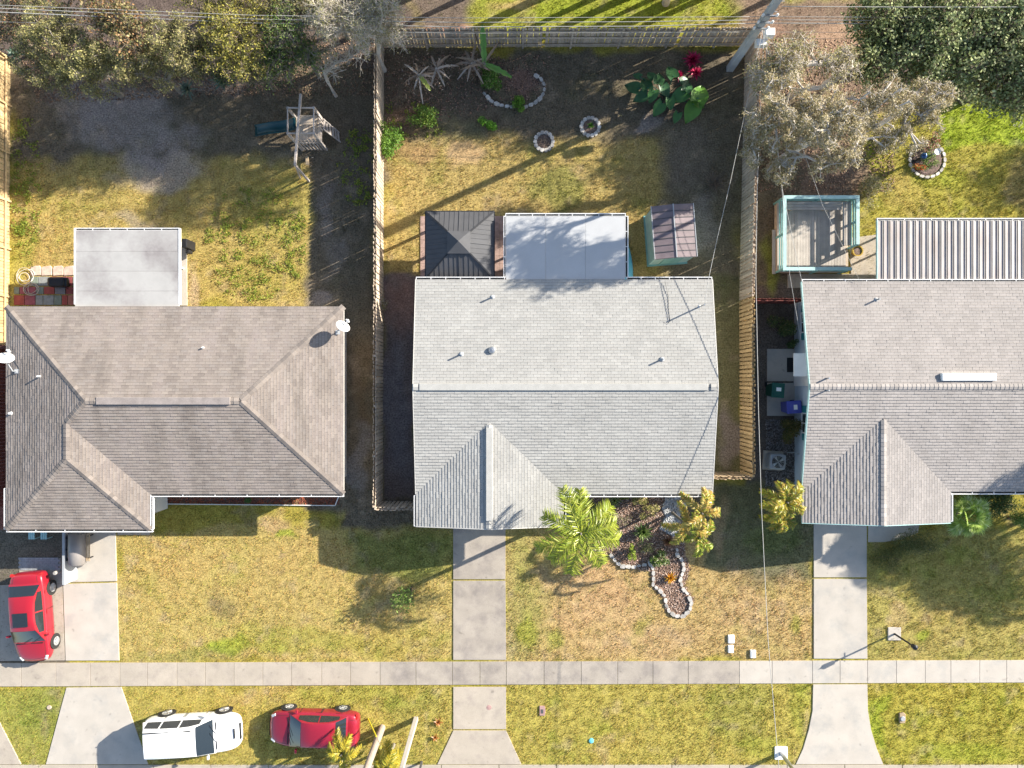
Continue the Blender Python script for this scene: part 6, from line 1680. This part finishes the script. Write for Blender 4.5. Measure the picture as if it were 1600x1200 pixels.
# bare-branched pale tree over the deck yard
tree('sprawling pale-barked tree with sparse olive leaves above the deck', 1205, 262, 9.0,
     lobes_at(1205, 262, [(1190, 205, 7.0, .8, 1.4, .5), (1240, 150, 7.8, 1.2, .9, .5), (1228, 258, 6.6, .9, .8, .4), (1305, 190, 8.0, 1.3, 1.2, .6), (1385, 148, 8.2, 1.4, .6, .4), (1448, 158, 7.8, 1.1, 1.0, .5), (1400, 215, 7.4, 1.1, .6, .4), (1290, 250, 6.8, .8, .6, .4), (1345, 240, 7.2, .8, .5, .4), (1270, 190, 4.6, 1.6, 1.0, .5), (1370, 185, 5.0, 1.3, .6, .4)]),
     250, [(.34, .28, .15), (.40, .33, .19), (.25, .22, .09), (.44, .38, .25)], leaf=.085, perclump=190, bark='bark_pale', tw=4, twl=.36, r0=.26, seed=1, rmin=.034, drop=.16, spread=.3, lean=(.3, .1), twigr=.010)
tree('olive-leaved tree beside the utility pole with a curved grey trunk', 1235, 150, 6.0,
     lobes_at(1235, 150, [(1240, 88, 6.0, 1.0, .8, .5), (1318, 98, 5.6, 1.2, .5, .5), (1195, 112, 5.4, .7, .8, .5)]), 90, [(.30, .26, .11), (.24, .23, .08), (.34, .28, .15)], leaf=.095, perclump=60, bark='bark_pale', tw=5, r0=.17, seed=2, lean=(.8, -.3))
# broad-leaved dark evergreen mass: three trees
EV = [(.24, .28, .10), (.16, .19, .065), (.31, .35, .15), (.11, .14, .05), (.38, .41, .20)]
tree('dark glossy broad-leaved tree nearest the bare-branched one', 1275, 150, 5.6, lobes_at(1275, 150, [(1385, 30, 4.6, 1.7, 1.7, 1.1), (1370, 95, 4.2, 1.2, 1.0, .9), (1440, 80, 4.6, 1.5, 1.5, 1.1)]), 210, EV, leaf=.15, perclump=70, bark='bark', tw=5, r0=.2, seed=3, aspect=.6)
tree('dark glossy broad-leaved tree in the middle of the upper right group', 1370, 160, 6.0, lobes_at(1370, 160, [(1480, 30, 5.0, 1.8, 1.9, 1.1), (1500, 105, 4.4, 1.5, 1.3, 1.0), (1540, 60, 4.9, 1.6, 1.6, 1.1)]), 230, EV, leaf=.15, perclump=70, bark='bark', tw=5, r0=.2, seed=4, aspect=.6)
tree('dark glossy broad-leaved tree cut by the right edge of the picture', 1505, 158, 6.0, lobes_at(1505, 158, [(1525, 140, 2.6, 1.2, .8, .8), (1590, 160, 3.0, 1.0, .7, .8), (1600, 40, 5.0, 1.9, 2.0, 1.2), (1570, 140, 4.0, 1.6, 1.1, 1.0), (1640, 110, 4.8, 1.8, 1.8, 1.1)]), 230, EV, leaf=.15, perclump=70, bark='bark', tw=5, r0=.2, seed=5, aspect=.6)
# upper left row
GG = [(.33, .30, .11), (.23, .22, .075), (.44, .39, .16), (.13, .13, .05)]
tree('grey-green feathery tree near the top of the left fence', 190, 150, 5.0, lobes_at(190, 150, [(75, 45, 4.6, 1.4, 1.3, .8), (60, 100, 3.8, 1.0, 1.0, .7), (130, 90, 4.2, 1.4, 1.2, .8), (150, 120, 3.4, 1.1, .8, .6), (100, 125, 3.2, .9, .7, .5)]), 120, GG, leaf=.09, perclump=170, bark='bark_grey', tw=7, twl=.32, r0=.14, seed=6, rmin=.02)
tree('grey-green feathery tree over the sandy patch of the left yard', 285, 145, 4.9, lobes_at(285, 145, [(190, 70, 4.6, 1.4, 1.3, .8), (270, 60, 4.8, 1.3, 1.2, .8), (245, 100, 3.8, 1.3, 1.0, .7), (200, 115, 3.2, 1.0, .8, .6), (290, 105, 3.2, .9, .7, .5)]), 120, GG + [(.30, .24, .13)], leaf=.09, perclump=170, bark='bark_grey', tw=7, twl=.32, r0=.14, seed=7, rmin=.02)
tree('orange-brown leaved tree between the grey-green ones', 270, 100, 5.4, lobes_at(270, 100, [(175, 25, 5.0, 1.2, 1.0, .6), (205, 55, 4.9, 1.1, .8, .5), (130, 8, 5.0, 1.0, .7, .5)]), 46, [(.36, .20, .09), (.26, .15, .07), (.20, .18, .07), (.32, .25, .12), (.16, .16, .06)], leaf=.11, perclump=90, bark='bark', tw=5, r0=.11, seed=8, aspect=.7)
tree('yellow-green bushy tree in the upper left row', 430, 140, 4.8, lobes_at(430, 140, [(360, 40, 4.6, 1.3, 1.3, .8), (370, 80, 4.2, 1.5, 1.0, .8), (410, 20, 4.4, 1.0, 1.0, .7), (330, 15, 4.6, 1.0, .8, .6)]), 110, [(.40, .35, .06), (.31, .29, .06), (.45, .38, .09), (.20, .20, .05), (.25, .24, .09)], leaf=.09, perclump=160, bark='bark', tw=5, r0=.13, seed=9)
tree('mid-green tree right of the yellow-green one', 500, 120, 4.6, lobes_at(500, 120, [(440, 40, 4.4, .9, 1.0, .7), (430, 95, 3.4, 1.0, 1.0, .7), (475, 80, 3.6, 1.0, .9, .6)]), 110, [(.13, .20, .05), (.19, .24, .06), (.08, .12, .03)], leaf=.10, perclump=60, bark='bark_grey', tw=5, r0=.12, seed=10)
tree('pale twiggy tree where the left and back fences meet', 600, 110, 5.4, lobes_at(600, 110, [(575, 30, 4.8, 1.1, 1.2, .8), (520, 25, 4.8, 1.2, 1.0, .7), (610, 45, 4.4, .8, .9, .6), (590, 5, 5.0, 1.1, .7, .6)]), 170, [(.34, .32, .17), (.28, .27, .11), (.40, .36, .23)], leaf=.08, perclump=60, bark='bark_pale', tw=8, twl=.6, r0=.13, seed=11, twigr=.008)
tree('bare-twigged low tree hanging into the left yard', 525, 150, 3.6, lobes_at(525, 150, [(510, 95, 2.9, 1.0, .8, .4), (555, 75, 3.0, .7, .6, .4)]), 40, [(.24, .22, .09)], leaf=.08, perclump=8, bark='bark_pale', tw=4, twl=.7, r0=.08, seed=12, twigr=.008)
tree('dark green understorey tree behind the palmettos', 340, 120, 3.4, lobes_at(340, 120, [(300, 75, 2.8, 1.3, .9, .6), (345, 95, 2.4, 1.3, .8, .6), (390, 110, 2.2, 1.0, .6, .5)]), 120, [(.08, .11, .04), (.11, .14, .05), (.16, .18, .08)], leaf=.10, perclump=50, bark='bark', tw=5, r0=.1, seed=13)
tree('dark understorey tree in the top left corner', 60, 80, 4.0, lobes_at(60, 80, [(20, 50, 2.6, 1.1, 1.0, .6), (40, 10, 3.2, 1.3, 1.0, .7)]), 80, [(.08, .11, .045), (.12, .11, .06), (.30, .17, .08)], leaf=.10, perclump=50, bark='bark', tw=5, r0=.1, seed=14)
tree('brown-green tree along the top edge left of the back fence', 545, 60, 5.2, lobes_at(545, 60, [(490, 10, 4.4, 1.1, .9, .6), (450, 0, 4.6, 1.0, .8, .6)]), 90, [(.20, .19, .07), (.28, .23, .11), (.12, .13, .05)], leaf=.10, perclump=55, bark='bark_grey', tw=5, r0=.13, seed=15)
# trees beyond the top edge whose shade reaches the back yards
for i, (gx_, gy_, hh, w_) in enumerate(((1130, -18, 6.6, 1.2), (1020, -22, 6.4, 1.2), (1245, -20, 7.4, 1.2), (880, -22, 6.8, 1.1), (460, 20, 7.2, 1.2), (560, -5, 7.6, 1.2), (665, -15, 7.4, 1.1), (380, 5, 6.4, 1.1), (770, -25, 7.4, 1.1), (1080, -30, 5.2, 1.1), (1100, -16, 6.6, 1.1), (960, -18, 6.6, 1.1))):
    dy_ = -1.3 if gx_ > 700 else 0.
    tree('leafy tree beyond the back fence, wholly above the top edge', gx_, gy_, hh, [(0, 0.3 + dy_, hh - 1.3, 1.7 * w_, 1.5, 1.0), (.9, .6 + dy_, hh - 1.6, 1.2 * w_, 1.1, .8), (-1.1, .2 + dy_, hh - 2.2, 1.0 * w_, 1.0, .7)], 120, GR + OLV_L, leaf=.15, perclump=44, bark='bark', tw=4, r0=.17, seed=20 + i, group='trees beyond the top edge', spread=.38)
tree('leafy tree standing just past the right edge of the picture', 1890, 150, 6.2, [(0, .3, 4.8, 1.7, 1.5, 1.0), (.8, -.6, 4.2, 1.2, 1.1, .8)], 100, GR + OLV_L, leaf=.15, perclump=44, tw=4, seed=44)
for i, (gx_, gy_, hh) in enumerate(((905, -30, 9.6), (985, 55 - 62, 11.4), (1040, 5, 10.4))):
    palm('palm_tree', 'tall palm standing beyond the top edge of the picture', P(gx_, gy_), hh, 12, 1.9, YG, ll=.6, trunk_r=.15, bark='bark_pale', az0=i)['group'] = 'palms beyond the top edge'

# ------------------------------------------------------------------ utility pole and wires
b0 = P(1140, 108); up_ = thing('utility_pole', 'square concrete utility pole at the back corner of the middle yard', 'utility pole', b0)
q = MB()
q.add([(-.17, -.15, 0), (.17, -.15, 0), (.17, .15, 0), (-.17, .15, 0), (-.12, -.11, 10.6), (.12, -.11, 10.6), (.12, .11, 10.6), (-.12, .11, 10.6)], [(0, 3, 2, 1), (4, 5, 6, 7), (0, 1, 5, 4), (1, 2, 6, 5), (2, 3, 7, 6), (3, 0, 4, 7)])
q.build('pole', M['pole_conc'], up_, local=True, bevel=.02)
for z in (4.25, 4.75, 5.3):
    q = MB(); q.box(-.34, .34, -.2, -.16, z - .05, z + .05); q.build('bracket', M['steel'], up_, local=True)
    for x in (-.3, .3):
        q = MB(); q.lathe([(.03, z), (.06, z + .05), (.045, z + .11), (.06, z + .16), (.02, z + .2)], (x, -.2, 0), 10); q.build('insulator', M['white'], up_, local=True)
q = MB(); q.box(.2, .62, -.5, -.18, 4.0, 4.35); q.build('splice_box', M['metal_white'], up_, local=True, bevel=.02)
q = MB(); q.box(-.05, .45, -.75, -.45, 3.65, 3.95); q.build('terminal_box', M['metal_white'], up_, local=True, bevel=.02)
q = MB(); q.bar((-.0, -1.1, 9.6), (0, 1.1, 9.6), .10, .12); q.build('crossarm', M['wood_grey'], up_, local=True)
q = MB(); q.lathe([(.22, 8.2), (.24, 8.3), (.24, 9.0), (.2, 9.1)], (.4, 0, 0), 18); q.build('transformer', M['grey_paint'], up_, local=True)
q = MB()
for i in range(12): q.bar((.17 * (-1) ** i, -.05, 3 + i * .4), (.30 * (-1) ** i, -.05, 3 + i * .4), .02)
q.build('climbing_pegs', M['steel'], up_, local=True)

def wire(label, pts, r=.016, m='wire', nm='power_line', sag=0, group=None):
    r = r * .85
    """pts: world points; smooth curve through them"""
    P3 = [Vector(p) for p in pts]; out = []
    for a, b_ in zip(P3[:-1], P3[1:]):
        n_ = max(4, int((b_ - a).length / 1.5))
        for i in range(n_):
            t = i / n_; out.append(a.lerp(b_, t) - Vector((0, 0, 4 * sag * t * (1 - t))))
    out.append(P3[-1]); q = MB(); q.tube(out, r, 5)
    o = q.build(nm, M[m], smooth=True); tag(o, label, 'wire', group); return o
yp = b0.y
def hp(py): return HC * (1 - yp * F / (600 - py))      # height at which the pole line is seen at photo row py
def along(rows):                                       # rows: (photo x, photo y) on the vertical plane of the pole line
    out = []
    for px, py in rows:
        h = HC * (1 - (yp - .2) * F / (600 - py)); out.append(P(px, py, h))
    return out
L = [('uppermost of the overhead wires running left from the utility pole', [(-160, 3), (0, 8), (400, 24), (720, 28), (1000, 27), (1196, 26)], .012),
     ('second overhead wire running left across the back fence', [(-160, 6), (0, 13), (400, 30), (720, 35), (1000, 34), (1190, 31)], .016),
     ('third, slightly thicker overhead wire running left from the pole', [(-160, 10), (0, 19), (400, 36), (720, 42), (1000, 41), (1190, 36)], .02),
     ('faint lowest overhead wire over the trees at the upper left', [(-160, 30), (0, 34), (400, 46), (720, 52), (1000, 51), (1165, 50)], .010),
     ('topmost overhead wire running right from the utility pole', [(1222, 10), (1400, 11), (1600, 11), (1800, 9)], .016),
     ('second overhead wire running right over the evergreen trees', [(1200, 26), (1400, 27), (1600, 26), (1800, 24)], .012),
     ('third overhead wire running right over the evergreen trees', [(1200, 31), (1400, 32), (1600, 30), (1800, 28)], .016),
     ('fourth overhead wire running right over the evergreen trees', [(1192, 36), (1400, 37), (1600, 36), (1800, 34)], .02),
     ('fifth, thin overhead wire right of the pole', [(1205, 50), (1400, 51), (1600, 48), (1800, 46)], .011),
     ('lowest thin overhead wire right of the pole', [(1205, 60), (1400, 60), (1600, 59), (1800, 57)], .009)]
for lab, rows, r_ in L: wire(lab, along(rows), r_)
mastp = P(1101, 477, 3.72)
wire('service wire from the utility pole to the mast on the middle roof', [P(1192, 45, 4.6), P(1165, 170, 4.2), P(1142, 280, 3.9), P(1120, 375, 3.75), P(1107, 436, 3.7), mastp], .014)
wire('long wire from the utility pole over the side passage to the street', [P(1194, 48, 4.6), P(1189, 150, 4.5), P(1183, 300, 4.3), P(1181, 430, 4.2), P(1185, 640, 4.2), P(1190, 800, 4.3), P(1200, 1000, 4.5), P(1214, 1165, 4.7), P(1225, 1290, 4.9)], .016)
wire('wire from the utility pole to the upper left corner of the right house', [P(1198, 50, 4.6), P(1205, 160, 4.3), P(1223, 300, 4.1), P(1240, 380, 3.8), P(1253, 441, 3.2)], .012)
wire('thin wire crossing the deck to the right house gutter', [P(1205, 55, 4.6), P(1250, 220, 4.2), P(1285, 320, 3.8), P(1343, 438, 2.75)], .008)
wire('wire passing the deck corner down to the side wall of the right house', [P(1198, 52, 4.6), P(1222, 300, 3.9), P(1234, 430, 3.4), P(1252, 535, 2.5)], .010)
wire('dark loose cable lying on the back slope of the middle roof', [P(1039, 440, 2.72), P(1044, 462, 2.78), P(1045, 485, 2.9), P(1047, 502, 2.98), P(1042, 507, 3.0), P(1032, 500, 2.95)], .012, 'wire_dark', 'roof_cable')
wire('thin loose cable on the left hip of the brown roof', [P(12, 540, 2.72), P(22, 558, 2.78), P(30, 575, 2.82), P(30, 590, 2.85)], .01, 'wire_dark', 'roof_cable')

# street poles at the bottom edge
b1 = P(597, 1137); r = thing('utility_pole', 'weathered round wooden pole at the bottom edge', 'utility pole', b1)
q = MB(); q.tube([(0, 0, -.1), (0, 0, 2), (0, 0, 5), (0, 0, 8.5)], [.17, .165, .15, .13], 14); q.build('pole', M['pole_wood'], r, local=True)
b2 = P(650, 1123); r = thing('utility_pole', 'clean white concrete pole right of the wooden one', 'utility pole', b2)
q = MB(); q.add([(-.11, -.11, -.1), (.11, -.11, -.1), (.11, .11, -.1), (-.11, .11, -.1), (-.08, -.08, 8.5), (.08, -.08, 8.5), (.08, .08, 8.5), (-.08, .08, 8.5)], [(0, 3, 2, 1), (4, 5, 6, 7), (0, 1, 5, 4), (1, 2, 6, 5), (2, 3, 7, 6), (3, 0, 4, 7)]); q.build('pole', M['concrete_new'], r, local=True, bevel=.02)
r = thing('guy_wire', 'steel guy wire with bright yellow guard beside the crimson sedan', 'guy wire', P(575, 1123))
g0 = P(575, 1123); g1 = P(588, 1151, 2.2)
q = MB(); q.tube([g0, g1], .035, 8); q.build('guard', M['yellow'], r)
q = MB(); q.tube([g1, g1 + (g1 - g0) * .5], .012, 5); q.build('cable', M['steel'], r)
r = thing('sign_post', 'short dark metal post at the kerb below the white pole', 'post', P(659, 1190))
q = MB(); q.box(-.05, .05, -.04, .04, 0, 1.1); q.build('post', M['charcoal'], r, local=True); q = MB(); q.box(-.09, .09, -.06, .06, 1.1, 1.25); q.build('cap', M['steel'], r, local=True)
